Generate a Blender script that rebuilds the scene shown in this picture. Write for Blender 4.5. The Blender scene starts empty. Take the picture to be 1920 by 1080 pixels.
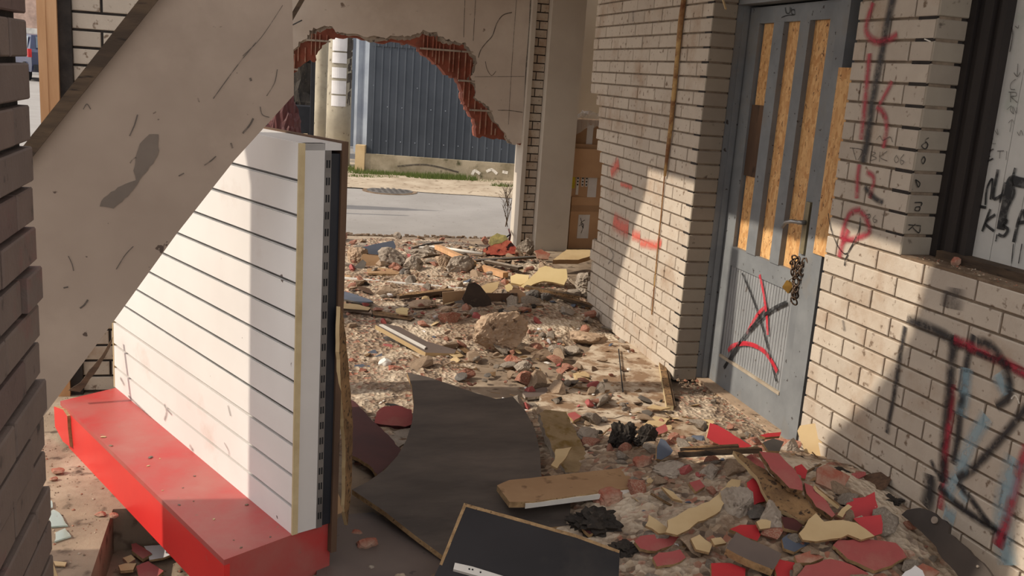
import bpy, bmesh, math, random
from mathutils import Vector, Matrix, noise, Quaternion
random.seed(11)
C = bpy.context.scene.collection
scn = bpy.context.scene
# ------------------------------------------------------------------ camera
F = 1784.0; PITCH, ROLL, YAW = -0.22088, -0.06937, -0.26462; H = 1.6
RM = Matrix.Rotation(YAW, 3, 'Z') @ Matrix.Rotation(PITCH, 3, 'X') @ Matrix.Rotation(ROLL, 3, 'Y')
cd = bpy.data.cameras.new('camera'); cam = bpy.data.objects.new('camera', cd); C.objects.link(cam)
rx, fy, uz = RM.col[0], RM.col[1], RM.col[2]
m = Matrix.Identity(4)
for i in range(3):
    m[i][0] = rx[i]; m[i][1] = uz[i]; m[i][2] = -fy[i]
m[2][3] = H
cam.matrix_world = m
cd.sensor_width = 36; cd.lens = F / 1920 * 36; cd.clip_start = 0.05; cd.clip_end = 300
scn.camera = cam
# ------------------------------------------------------------------ light
SUN_EL, SUN_AZ = math.radians(37), math.radians(-3.7)
w = bpy.data.worlds.new('sky'); scn.world = w; w.use_nodes = True
nt = w.node_tree; bg = nt.nodes['Background']
sky = nt.nodes.new('ShaderNodeTexSky'); sky.sky_type = 'NISHITA'; sky.sun_disc = False
sky.sun_elevation = math.radians(45); sky.sun_rotation = math.radians(-90)
sky.air_density = 1.0; sky.dust_density = 3.0
mx = nt.nodes.new('ShaderNodeMix'); mx.data_type = 'RGBA'; mx.inputs[0].default_value = 0.75
nt.links.new(sky.outputs[0], mx.inputs[6]); mx.inputs[7].default_value = (7.5, 7.15, 6.9, 1)
nt.links.new(mx.outputs[2], bg.inputs[0]); bg.inputs[1].default_value = 0.2
sd = bpy.data.lights.new('sun', 'SUN'); sd.energy = 4.3; sd.angle = math.radians(0.6); sd.color = (1.0, 0.89, 0.74)
so = bpy.data.objects.new('sun', sd); C.objects.link(so)
ldir = Vector((math.cos(SUN_EL) * math.cos(SUN_AZ), math.cos(SUN_EL) * math.sin(SUN_AZ), -math.sin(SUN_EL)))
so.rotation_euler = ldir.to_track_quat('-Z', 'Y').to_euler(); so.location = (-6, 4, 6)
scn.view_settings.view_transform = 'Standard'; scn.view_settings.look = 'None'
scn.view_settings.exposure = -0.2; scn.view_settings.gamma = 1.0; scn.view_settings.use_curve_mapping = False
# ------------------------------------------------------------------ geometry of the view (to find where real things stand)
def ray(px, py):
    return RM @ Vector(((px - 960) / F, 1, -(py - 540) / F))
OC = Vector((0, 0, H))
def atz(px, py, z=0.0):
    d = ray(px, py); return OC + d * ((z - H) / d.z)
def atx(px, py, x):
    d = ray(px, py); return OC + d * (x / d.x)
def aty(px, py, y):
    d = ray(px, py); return OC + d * (y / d.y)
def atpl(px, py, p0, n):
    d = ray(px, py); return OC + d * ((p0 - OC).dot(n) / d.dot(n))
def sstep(a, b, x):
    t = max(0, min(1, (x - a) / (b - a))); return t * t * (3 - 2 * t)
def hmap(x, y):
    def g(cx, cy, rx_, ry_, h): return h * math.exp(-(((x - cx) / rx_) ** 2 + ((y - cy) / ry_) ** 2))
    h = 0.0
    h += g(1.55, 7.3, 1.2, 0.75, 0.10)
    h += g(2.0, 6.6, 0.5, 0.5, 0.08)
    h += g(1.4, 5.9, 0.7, 0.4, 0.05)
    h += g(1.95, 2.85, 0.65, 0.62, 0.23)
    h += g(1.5, 3.4, 0.4, 0.4, 0.05)
    if x < 0.5: h *= sstep(0.15, 0.5, x)
    if y > 8.2: h *= 1 - sstep(8.2, 8.8, y)
    if x > 2.2 and y > 3.4: h *= 1 - sstep(2.2, 2.35, x) * .8
    return h
def P(px, py, dz=0.0):
    z = 0.0
    for i in range(12):
        p = atz(px, py, z); z = hmap(p.x, p.y) + dz
    return atz(px, py, z)
# ------------------------------------------------------------------ materials
def lin(c):
    return tuple(((v / 255) / 12.92 if v / 255 <= 0.04045 else ((v / 255 + 0.055) / 1.055) ** 2.4) for v in c) + (1,)
def newmat(name):
    m_ = bpy.data.materials.new(name); m_.use_nodes = True
    return m_, m_.node_tree, m_.node_tree.nodes['Principled BSDF']
def mixc(t, a, b, f, mode='MIX'):
    n = t.nodes.new('ShaderNodeMix'); n.data_type = 'RGBA'; n.blend_type = mode
    for s, v in ((n.inputs[6], a), (n.inputs[7], b), (n.inputs[0], f)):
        if hasattr(v, 'is_output'): t.links.new(v, s)
        else: s.default_value = v
    return n.outputs[2]
def ramp(t, src, a, b, ca=(0, 0, 0, 1), cb=(1, 1, 1, 1)):
    r = t.nodes.new('ShaderNodeValToRGB'); t.links.new(src, r.inputs[0])
    r.color_ramp.elements[0].position = a; r.color_ramp.elements[1].position = b
    r.color_ramp.elements[0].color = ca; r.color_ramp.elements[1].color = cb
    return r.outputs[0]
def tnoise(t, co, scale, detail=4, rough=.6, dist=0):
    n = t.nodes.new('ShaderNodeTexNoise'); t.links.new(co, n.inputs['Vector'])
    n.inputs['Scale'].default_value = scale; n.inputs['Detail'].default_value = detail
    n.inputs['Roughness'].default_value = rough; n.inputs['Distortion'].default_value = dist
    return n.outputs[0]
def coords(t, stretch=(1, 1, 1)):
    tc = t.nodes.new('ShaderNodeTexCoord'); mp = t.nodes.new('ShaderNodeMapping')
    t.links.new(tc.outputs['Object'], mp.inputs[0]); mp.inputs['Scale'].default_value = stretch
    return mp.outputs[0]
MATS = {}
def M(name, c1, c2=None, scale=6, rough=.85, bump=.3, bscale=60, speck=None, sp=(.62, .7), sscale=30, metal=0, stretch=(1, 1, 1), island=None, dust=None, dscale=3, dp=(.5, .7), spec=.3):
    m_, t, b = newmat(name); co = coords(t, stretch)
    c2 = c2 or tuple(v * .8 for v in c1)
    col = mixc(t, lin(c1), lin(c2), ramp(t, tnoise(t, co, scale), .35, .65))
    if island:
        g = t.nodes.new('ShaderNodeNewGeometry')
        r = t.nodes.new('ShaderNodeValToRGB'); t.links.new(g.outputs['Random Per Island'], r.inputs[0])
        r.color_ramp.interpolation = 'CONSTANT' if len(island) > 3 else 'LINEAR'
        els = r.color_ramp.elements
        while len(els) < len(island): els.new(.5)
        for i, c in enumerate(island):
            els[i].position = i / (len(island) - (0 if len(island) > 3 else 1)); els[i].color = lin(c)
        col = mixc(t, col, r.outputs[0], .6)
    if dust: col = mixc(t, col, lin(dust), ramp(t, tnoise(t, co, dscale, 6, .65), dp[0], dp[1]))
    if speck: col = mixc(t, col, lin(speck), ramp(t, tnoise(t, co, sscale, 3, .5), sp[0], sp[1]))
    t.links.new(col, b.inputs['Base Color'])
    b.inputs['Roughness'].default_value = rough; b.inputs['Metallic'].default_value = metal
    b.inputs['Specular IOR Level'].default_value = spec
    if bump:
        bp = t.nodes.new('ShaderNodeBump'); bp.inputs['Strength'].default_value = bump; bp.inputs['Distance'].default_value = .004
        t.links.new(tnoise(t, co, bscale, 5, .65), bp.inputs['Height']); t.links.new(bp.outputs[0], b.inputs['Normal'])
    MATS[name] = m_; return m_
m_fb = M('facing_brick', (188, 176, 161), (172, 159, 145), 14, bump=.4, bscale=90, speck=(124, 106, 90), sp=(.62, .72), sscale=34, island=[(190, 178, 163), (204, 192, 176), (178, 166, 152)], dust=(164, 140, 118), dscale=3.2, dp=(.52, .74))
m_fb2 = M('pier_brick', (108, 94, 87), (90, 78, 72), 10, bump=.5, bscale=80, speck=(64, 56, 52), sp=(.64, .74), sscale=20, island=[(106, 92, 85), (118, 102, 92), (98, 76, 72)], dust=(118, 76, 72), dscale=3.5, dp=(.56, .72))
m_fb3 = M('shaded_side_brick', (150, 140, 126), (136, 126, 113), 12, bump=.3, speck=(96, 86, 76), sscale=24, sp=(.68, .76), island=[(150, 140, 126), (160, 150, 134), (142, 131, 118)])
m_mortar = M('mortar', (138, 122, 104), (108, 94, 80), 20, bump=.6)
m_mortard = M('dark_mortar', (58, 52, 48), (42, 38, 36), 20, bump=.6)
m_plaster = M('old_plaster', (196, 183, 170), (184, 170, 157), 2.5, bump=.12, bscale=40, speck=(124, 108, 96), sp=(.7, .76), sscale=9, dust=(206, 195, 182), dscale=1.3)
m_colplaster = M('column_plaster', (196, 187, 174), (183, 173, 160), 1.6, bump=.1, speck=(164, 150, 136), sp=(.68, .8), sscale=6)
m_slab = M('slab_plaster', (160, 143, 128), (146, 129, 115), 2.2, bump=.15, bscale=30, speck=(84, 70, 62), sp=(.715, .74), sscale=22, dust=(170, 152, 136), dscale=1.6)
m_bare = M('bare_grey_plaster', (116, 104, 94), (106, 95, 86), 8, bump=.15)
m_oldwood = M('weathered_wood', (98, 80, 62), (66, 54, 44), 4, stretch=(1, 1, 6), bump=.5, speck=(46, 38, 32), sscale=12)
m_red = M('red_laminate', (178, 60, 58), (166, 56, 56), 3, rough=.42, bump=.04, dust=(168, 104, 96), dscale=3, dp=(.36, .75), spec=.4, speck=(150, 96, 84), sp=(.7, .74), sscale=20)
m_redfront = M('sunlit_red_laminate', (214, 54, 50), (204, 50, 48), 3, rough=.35, bump=.03, spec=.4, speck=(190, 90, 80), sp=(.72, .76), sscale=24)  # plinth front: sunlight put into a brighter copy of the red laminate
m_white = M('white_slat', (226, 222, 218), (218, 213, 209), 2, rough=.4, bump=.03, dust=(196, 182, 172), dscale=2.6, dp=(.6, .85), speck=(96, 80, 74), sp=(.735, .75), sscale=16)
m_whitep = M('white_side_panel', (206, 202, 198), (198, 194, 190), 3, rough=.5, bump=.03)
m_cream = M('cream_edge', (196, 178, 140), (180, 160, 122), 12, bump=.2)
m_alu = M('aluminium', (190, 190, 188), (160, 160, 160), 10, rough=.35, metal=.7, bump=.05)
m_steel = M('grey_steel', (128, 124, 120), (104, 100, 98), 8, rough=.5, metal=.4, bump=.1)
m_black = M('black_gap', (38, 37, 38), (30, 30, 31), 5, bump=.05)
m_navy = M('dark_strip', (40, 42, 48), (32, 34, 40), 5, rough=.5, bump=.05)
m_brownwood = M('brown_plywood', (104, 80, 62), (78, 60, 48), 6, stretch=(1, 1, .3), bump=.4, speck=(52, 42, 36), sscale=20)
m_timber = M('new_timber', (206, 164, 124), (186, 142, 102), 5, stretch=(3, 3, .4), bump=.2)
m_conc = M('broken_concrete', (164, 152, 138), (136, 124, 112), 10, bump=1.0, bscale=45, speck=(96, 84, 74), sp=(.58, .68), sscale=28, dust=(190, 178, 162), dscale=7, dp=(.5, .7))
m_conct = M('tan_concrete', (180, 156, 132), (156, 134, 112), 8, bump=1.0, bscale=40, speck=(104, 84, 68), sp=(.6, .7), sscale=24)
m_redbrick = M('terracotta', (160, 96, 78), (138, 80, 64), 10, bump=.6, dust=(172, 140, 120), dscale=9, dp=(.42, .62))
m_shade = M('hollow_block', (150, 84, 66), (112, 64, 50), 7, bump=.5, bscale=30, dust=(110, 84, 70), dscale=9, dp=(.58, .75))
m_blackboard = M('dark_laminate', (50, 48, 50), (42, 41, 43), 3, rough=.5, bump=.03, dust=(74, 68, 64), dscale=2.2, dp=(.5, .8), speck=(120, 112, 104), sp=(.76, .78), sscale=40)
m_bigboard = M('dusty_dark_laminate', (80, 73, 68), (66, 60, 57), 2.5, rough=.55, bump=.03, stretch=(1, 3, 1), dust=(110, 99, 91), dscale=1.6, dp=(.38, .75), speck=(140, 130, 120), sp=(.75, .77), sscale=45)
m_greyboard = M('grey_board', (110, 97, 90), (96, 85, 80), 3, rough=.6, bump=.05, speck=(76, 68, 64), sscale=14, sp=(.68, .72))
m_chip = M('chipboard_edge', (176, 146, 106), (140, 112, 80), 40, bump=.6, speck=(104, 82, 60), sscale=90)
m_tan = M('tan_board', (170, 138, 104), (154, 122, 90), 5, bump=.2, speck=(120, 92, 66), sscale=16)
m_creamb = M('cream_board', (198, 174, 134), (184, 158, 118), 4, bump=.1)
m_yellow = M('pale_yellow_board', (220, 198, 150), (208, 184, 134), 3, bump=.08)
m_rshard = M('dusty_red_board', (166, 84, 82), (150, 78, 76), 5, rough=.6, bump=.08, dust=(168, 108, 98), dscale=6, dp=(.5, .75))
m_rbright = M('bright_red_board', (184, 52, 56), (168, 48, 52), 5, rough=.45, bump=.05, speck=(200, 130, 120), sscale=30, sp=(.72, .75))
m_maroon = M('maroon_board', (88, 48, 46), (72, 40, 40), 4, rough=.6, bump=.05)
m_slate = M('blue_grey_board', (92, 98, 112), (80, 86, 98), 4, bump=.06)
m_plastic = M('white_plastic', (226, 222, 214), (208, 204, 196), 6, rough=.4, bump=.03)
m_gplastic = M('grey_plastic', (104, 98, 92), (84, 80, 76), 6, rough=.5, bump=.1)
m_char = M('charred_cloth', (60, 54, 48), (42, 38, 35), 14, bump=1, bscale=50, speck=(80, 70, 60), sscale=60)
m_insul = M('mouldy_insulation', (150, 128, 96), (122, 100, 68), 9, bump=1, bscale=40, dust=(112, 88, 40), dscale=12, dp=(.5, .62))
m_splint = M('splintered_wood', (150, 118, 82), (104, 80, 56), 4, stretch=(3, 3, 3), bump=.8, bscale=30, speck=(64, 50, 38), sscale=20, sp=(.55, .65))
m_card = M('cardboard', (196, 160, 126), (184, 148, 116), 3, bump=.05)
m_cardd = M('dark_cardboard', (172, 140, 110), (160, 128, 100), 3, bump=.05)
m_paper = M('paper', (224, 222, 222), (212, 210, 210), 6, bump=.02)
m_yellowp = M('yellow_sticker', (232, 212, 60), None, 6, bump=0)
m_grey = M('grey_door_paint', (130, 133, 135), (114, 117, 120), 5, rough=.55, bump=.12, bscale=50, speck=(64, 60, 58), sp=(.68, .71), sscale=30, dust=(128, 122, 114), dscale=3, dp=(.55, .8))
m_greyp = M('pale_panel_paint', (148, 150, 152), (134, 136, 138), 5, rough=.6, bump=.1, speck=(110, 106, 104), sscale=30, sp=(.68, .72))
m_darkgroove = M('groove_dark', (58, 58, 60), None, 5, bump=0)
m_frame = M('dark_window_frame', (52, 46, 43), (38, 34, 33), 4, rough=.6, bump=.1, stretch=(1, 1, .2))
m_wboard = M('white_window_board', (200, 198, 192), (186, 184, 178), 3, rough=.5, bump=.05, dust=(164, 172, 160), dscale=4, dp=(.55, .75), speck=(120, 120, 112), sscale=10, sp=(.7, .76))
m_rust = M('rusty_pipe', (160, 124, 84), (116, 74, 50), 16, bump=.8, bscale=60, dust=(190, 156, 104), dscale=9, dp=(.5, .6))
m_brass = M('brass', (176, 140, 72), (140, 108, 56), 10, rough=.35, metal=.8, bump=.05)
m_chain = M('rusty_chain', (110, 90, 74), (70, 58, 50), 30, rough=.5, metal=.6, bump=.4)
m_whitew = M('worn_painted_rail', (176, 164, 146), (150, 136, 118), 10, bump=.2)
m_dirt = M('dirt', (122, 102, 82), (96, 78, 62), 6, bump=1, bscale=60, dust=(150, 132, 112), dscale=9)
m_road = M('road_asphalt', (150, 146, 142), (138, 134, 130), 1.2, bump=.4, bscale=80, speck=(112, 104, 98), sscale=25, sp=(.66, .74))
m_verge = M('sandy_verge', (182, 168, 148), (158, 142, 122), 3, bump=.8, bscale=30, speck=(110, 92, 72), sscale=12)
m_fence = M('blue_grey_metal', (74, 80, 88), (64, 70, 78), 2, rough=.5, bump=.02, metal=.1)
m_flap = M('pale_metal_flap', (150, 158, 168), (130, 138, 150), 3, rough=.4, bump=.1, metal=.2)
m_curb = M('mossy_concrete', (164, 152, 130), (118, 108, 86), 3, bump=.8, speck=(74, 72, 50), sscale=8, sp=(.6, .75))
m_pole = M('concrete_pole', (176, 168, 150), (150, 143, 128), 3, bump=.4, speck=(100, 92, 78), sscale=12, sp=(.64, .72))
m_poled = M('tarred_pole_side', (92, 84, 76), (64, 58, 54), 8, bump=1, bscale=20)
m_grass = M('grass', (98, 116, 58), (70, 90, 40), 10, bump=0, island=[(98, 116, 58), (124, 132, 72), (80, 96, 44)])
m_carblue = M('dark_blue_car_paint', (44, 52, 84), (36, 44, 74), 2, rough=.25, bump=0, spec=.6)
m_glassd = M('dark_glass', (88, 104, 118), (74, 88, 100), 2, rough=.1, bump=0, spec=.8)
m_tail = M('tail_lamp_red', (200, 40, 40), None, 4, rough=.3, bump=0)
m_tyre = M('tyre', (36, 36, 38), None, 4, bump=.2)
m_floorc = M('floor_concrete', (150, 132, 112), (122, 106, 90), 3.5, bump=.8, bscale=40, speck=(84, 70, 58), sp=(.58, .7), sscale=14, dust=(178, 162, 142), dscale=2.2, dp=(.5, .7))
m_dustfl = M('dusty_white_floor', (200, 186, 166), (182, 164, 142), 5, bump=.5, bscale=50, dust=(140, 114, 90), dscale=7, dp=(.44, .56), speck=(96, 72, 54), sscale=22, sp=(.6, .68))
m_burnt = M('burnt_brown_sheet', (66, 54, 46), (48, 40, 36), 6, bump=.3, dust=(104, 88, 74), dscale=14, dp=(.55, .75))
# rubble heap ground: cells of brown, grey, terracotta, cream
m_heap, t, b = newmat('rubble_ground'); co = coords(t)
v = t.nodes.new('ShaderNodeTexVoronoi'); t.links.new(co, v.inputs['Vector']); v.inputs['Scale'].default_value = 45
sepn = t.nodes.new('ShaderNodeSeparateColor'); t.links.new(v.outputs['Color'], sepn.inputs[0])
r = t.nodes.new('ShaderNodeValToRGB'); t.links.new(sepn.outputs[0], r.inputs[0]); r.color_ramp.interpolation = 'CONSTANT'
cols = [(146, 124, 102), (172, 154, 132), (122, 102, 84), (190, 172, 150), (154, 104, 84), (136, 118, 100), (96, 80, 68), (176, 154, 128)]
while len(r.color_ramp.elements) < len(cols): r.color_ramp.elements.new(.5)
for i, c in enumerate(cols): r.color_ramp.elements[i].position = i / len(cols); r.color_ramp.elements[i].color = lin(c)
cc = mixc(t, r.outputs[0], lin((132, 110, 90)), ramp(t, tnoise(t, co, 7), .42, .66))
cc = mixc(t, cc, lin((200, 184, 162)), ramp(t, tnoise(t, co, 2.6, 7, .7), .50, .62))
t.links.new(cc, b.inputs['Base Color']); b.inputs['Roughness'].default_value = .95
bp = t.nodes.new('ShaderNodeBump'); bp.inputs['Strength'].default_value = 1; bp.inputs['Distance'].default_value = .012
t.links.new(v.outputs['Distance'], bp.inputs['Height']); t.links.new(bp.outputs[0], b.inputs['Normal'])
# OSB
m_osb, t, b = newmat('osb_board'); co = coords(t, (1, 1, .45))
v = t.nodes.new('ShaderNodeTexVoronoi'); v.inputs['Scale'].default_value = 75
dn = t.nodes.new('ShaderNodeTexNoise'); t.links.new(co, dn.inputs['Vector']); dn.inputs['Scale'].default_value = 7
ad = t.nodes.new('ShaderNodeVectorMath'); ad.operation = 'MULTIPLY_ADD'; t.links.new(dn.outputs['Color'], ad.inputs[0]); ad.inputs[1].default_value = (.06, .06, .06); t.links.new(co, ad.inputs[2])
t.links.new(ad.outputs[0], v.inputs['Vector'])
sepn = t.nodes.new('ShaderNodeSeparateColor'); t.links.new(v.outputs['Color'], sepn.inputs[0])
cc = mixc(t, lin((226, 182, 124)), lin((196, 142, 86)), sepn.outputs[0])
cc = mixc(t, cc, lin((104, 66, 38)), ramp(t, tnoise(t, co, 40, 3, .6, 2), .60, .68))
t.links.new(cc, b.inputs['Base Color']); b.inputs['Roughness'].default_value = .75
# glass
m_glass, t, b = newmat('broken_glass'); b.inputs['Base Color'].default_value = lin((214, 228, 222)); b.inputs['Roughness'].default_value = .08
b.inputs['Transmission Weight'].default_value = .7; b.inputs['IOR'].default_value = 1.45
m_film, t, b = newmat('clear_film'); b.inputs['Base Color'].default_value = (.85, .85, .85, 1); b.inputs['Roughness'].default_value = .25; b.inputs['Alpha'].default_value = .38
def paint(name, c, hard=False, dens=1.0):
    m_, t, b = newmat(name); b.inputs['Base Color'].default_value = lin(c); b.inputs['Roughness'].default_value = .6
    uv = t.nodes.new('ShaderNodeUVMap'); uv.uv_map = 'UVMap'
    s = t.nodes.new('ShaderNodeSeparateXYZ'); t.links.new(uv.outputs[0], s.inputs[0])
    mm = t.nodes.new('ShaderNodeMath'); mm.operation = 'PINGPONG'; t.links.new(s.outputs[1], mm.inputs[0]); mm.inputs[1].default_value = .5
    a = ramp(t, mm.outputs[0], .0 if not hard else .05, .42 if not hard else .12)
    n = tnoise(t, coords(t), 26, 5, .7)
    m2 = t.nodes.new('ShaderNodeMath'); m2.operation = 'MULTIPLY'; t.links.new(a, m2.inputs[0])
    t.links.new(ramp(t, n, .22, .5), m2.inputs[1])
    m3 = t.nodes.new('ShaderNodeMath'); m3.operation = 'MULTIPLY'; t.links.new(m2.outputs[0], m3.inputs[0]); m3.inputs[1].default_value = dens
    t.links.new(m3.outputs[0], b.inputs['Alpha']); return m_
p_black = paint('black_spray', (38, 36, 40), dens=.85); p_blackh = paint('black_marker', (24, 24, 26), True, .95)
p_red = paint('red_spray', (178, 44, 66), dens=.72); p_redh = paint('red_paint', (196, 36, 54), True, .9)
p_blue = paint('pale_blue_spray', (150, 182, 196), dens=.6); p_thin = paint('thin_marker', (60, 54, 50), True, .7)
p_pink = paint('orange_red_spray', (226, 104, 88), dens=.7); p_white = paint('white_mark', (232, 226, 214), True, .9); p_smear = paint('dark_smear', (64, 58, 58), dens=.5)
# ------------------------------------------------------------------ helpers
def link(name, me, mats, parent=None):
    o = bpy.data.objects.new(name, me); C.objects.link(o)
    for m_ in (mats if isinstance(mats, (list, tuple)) else [mats]): me.materials.append(m_)
    if parent: o.parent = parent
    return o
def tag(o, label=None, cat=None, group=None, kind=None):
    if label: o['label'] = label
    if cat: o['category'] = cat
    if group: o['group'] = group
    if kind: o['kind'] = kind
    return o
def empty(name, loc=(0, 0, 0), rz=0):
    o = bpy.data.objects.new(name, None); C.objects.link(o); o.location = loc; o.rotation_euler = (0, 0, rz); o.empty_display_size = .1; return o
class MB:
    def __init__(s): s.v = []; s.f = []; s.mi = []; s.uv = None
    def face(s, pts, mi=0):
        k = len(s.v); s.v += [tuple(p) for p in pts]; s.f.append(list(range(k, k + len(pts)))); s.mi.append(mi)
    def box(s, lo, hi, M_=None, mi=0, bev=0.0):
        (x0, y0, z0), (x1, y1, z1) = lo, hi
        vs = [Vector(p) for p in ((x0, y0, z0), (x1, y0, z0), (x1, y1, z0), (x0, y1, z0), (x0, y0, z1), (x1, y0, z1), (x1, y1, z1), (x0, y1, z1))]
        if M_: vs = [M_ @ p for p in vs]
        k = len(s.v); s.v += [tuple(p) for p in vs]
        for f in ((0, 3, 2, 1), (4, 5, 6, 7), (0, 1, 5, 4), (1, 2, 6, 5), (2, 3, 7, 6), (3, 0, 4, 7)):
            s.f.append([k + i for i in f]); s.mi.append(mi)
    def prism(s, pts, n, th, mi=0, mside=None):
        """closed solid: polygon pts (3D), extruded by -n*th"""
        k = len(s.v); N = len(pts); pts = [Vector(p) for p in pts]
        s.v += [tuple(p) for p in pts] + [tuple(p - n * th) for p in pts]
        nn = Vector((0, 0, 0))
        for i in range(N): nn += pts[i].cross(pts[(i + 1) % N])
        flip = nn.dot(n) < 0
        top = list(range(k, k + N)); bot = list(range(k + N, k + 2 * N))
        s.f.append(top[::-1] if flip else top); s.mi.append(mi)
        s.f.append(bot if flip else bot[::-1]); s.mi.append(mi if mside is None else mi)
        for i in range(N):
            j = (i + 1) % N; q = [k + i, k + N + i, k + N + j, k + j]
            s.f.append(q[::-1] if flip else q); s.mi.append(mi if mside is None else mside)
    def cyl(s, a, b, r0, r1=None, n=14, mi=0, cap=True):
        a = Vector(a); b = Vector(b); r1 = r0 if r1 is None else r1
        d = (b - a).normalized(); u = d.orthogonal().normalized(); w_ = d.cross(u); k = len(s.v)
        for c, r_ in ((a, r0), (b, r1)):
            for i in range(n):
                t_ = 2 * math.pi * i / n; s.v.append(tuple(c + (u * math.cos(t_) + w_ * math.sin(t_)) * r_))
        for i in range(n):
            j = (i + 1) % n; s.f.append([k + i, k + j, k + n + j, k + n + i]); s.mi.append(mi)
        if cap:
            s.f.append([k + i for i in range(n)][::-1]); s.mi.append(mi); s.f.append([k + n + i for i in range(n)]); s.mi.append(mi)
    def tube(s, pts, r_, n=8, mi=0):
        pts = [Vector(p) for p in pts]; k0 = len(s.v); up = None
        for i, p in enumerate(pts):
            d = (pts[min(i + 1, len(pts) - 1)] - pts[max(i - 1, 0)]).normalized()
            u = d.orthogonal().normalized() if up is None else (up - d * up.dot(d)).normalized(); up = u; w_ = d.cross(u)
            rr = r_[i] if isinstance(r_, (list, tuple)) else r_
            for q in range(n):
                t_ = 2 * math.pi * q / n; s.v.append(tuple(p + (u * math.cos(t_) + w_ * math.sin(t_)) * rr))
        for i in range(len(pts) - 1):
            for q in range(n):
                a_ = k0 + i * n; s.f.append([a_ + q, a_ + (q + 1) % n, a_ + n + (q + 1) % n, a_ + n + q]); s.mi.append(mi)
        s.f.append([k0 + q for q in range(n)][::-1]); s.mi.append(mi)
        s.f.append([len(s.v) - n + q for q in range(n)]); s.mi.append(mi)
    def build(s, name, mats, parent=None, smooth=False):
        me = bpy.data.meshes.new(name); me.from_pydata(s.v, [], s.f); me.polygons.foreach_set('material_index', s.mi)
        if smooth: me.polygons.foreach_set('use_smooth', [True] * len(s.f))
        me.update(); o = link(name, me, mats, parent); return o
def jag(pts, n, amp=.006, step=.025, seed=0):
    """break up the straight edges of an outline so it looks snapped"""
    rnd = random.Random(seed); out = []
    for i in range(len(pts)):
        a, b_ = pts[i], pts[(i + 1) % len(pts)]; L = (b_ - a).length; k = max(1, min(14, int(L / step)))
        d = (b_ - a).normalized(); s_ = n.cross(d)
        for j in range(k):
            t_ = j / k; q = a.lerp(b_, t_)
            out.append(q + (s_ * rnd.uniform(-amp, amp) + d * rnd.uniform(-amp, amp) * .4 if j else Vector((0, 0, 0))))
    return out
def board(name, label, cat, pxs, anchor, nrm, th, mats, jg=.004, dz=.03, parent=None, group=None, step=.025, side=1):
    """thin broken sheet with real thickness lying on / leaning in the plane through the point seen at anchor"""
    n = Vector(nrm).normalized(); p0 = P(anchor[0], anchor[1], dz) if len(anchor) == 2 else Vector(anchor)
    pts = [atpl(x, y, p0, n) for x, y in pxs]
    if jg: pts = jag(pts, n, jg, step, hash(label) % 9999 if False else len(label) * 7 + int(pxs[0][0]))
    c = sum(pts, Vector()) / len(pts)
    mb = MB(); mb.prism([p - c for p in pts], n, th, 0, side)
    o = mb.build(name, mats if isinstance(mats, list) else [mats, mats], parent); o.location = c
    if not parent: tag(o, label, cat, group)
    elif label: o['label'] = label
    return o
def rock_mesh(name, seed, cuts=7, amp=.25, sub=3, flat=1.0, depth=.62, fine=.05):
    rnd = random.Random(seed); bm = bmesh.new(); bmesh.ops.create_icosphere(bm, subdivisions=sub, radius=1)
    pl = []
    for i in range(cuts):
        d = Vector((rnd.gauss(0, 1), rnd.gauss(0, 1), rnd.gauss(0, 1))).normalized(); pl.append((d, rnd.uniform(depth, .9)))
    of = Vector((seed * 3.1, seed * 1.7, 0)); big = sub >= 4
    for v_ in bm.verts:
        p = v_.co * (1 + amp * noise.noise(v_.co * 1.3 + of))
        for d, k in pl:
            e = p.dot(d) - k
            if e > 0: p -= d * e
        p += v_.co.normalized() * (fine * noise.noise(v_.co * 6 + of) + (fine * .8 * noise.noise(v_.co * 14 + of) if big else 0))
        p.z *= flat; v_.co = p
    me = bpy.data.meshes.new(name); bm.to_mesh(me); bm.free(); return me
def rock(name, label, cat, box, mat, seed, cuts=14, flat=.9, yd=.8, rz=0, dz=0, sub=4, amp=.35, fine=.09, tilt=0):
    """chunk whose visible extent is box = (x0, y0, x1, y1), standing on the ground"""
    x0, y0, x1, y1 = box; bp_ = P((x0 + x1) / 2, y1 - (y1 - y0) * .2, dz); dist = (bp_ - OC).dot(RM.col[1])
    wd = (x1 - x0) / F * dist / 2; ht = (y1 - y0) / F * dist / 2
    if y1 < 530 and dist > 5: wd *= 1.12; ht *= 1.25
    me = rock_mesh(name, seed, cuts, amp, sub, 1, fine=fine, depth=.5)
    mn = [min(v_.co[i] for v_ in me.vertices) for i in range(3)]; mxx = [max(v_.co[i] for v_ in me.vertices) for i in range(3)]
    for v_ in me.vertices:
        for i in range(3): v_.co[i] = ((v_.co[i] - mn[i]) / (mxx[i] - mn[i]) * 2 - 1) * (wd, wd * yd, ht * flat * 1.05)[i]
    o = link(name, me, mat); o.location = bp_ + Vector((0, wd * yd * .5, ht * flat * .8)); o.rotation_euler = (tilt, 0, rz)
    tag(o, label, cat); return o
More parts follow.
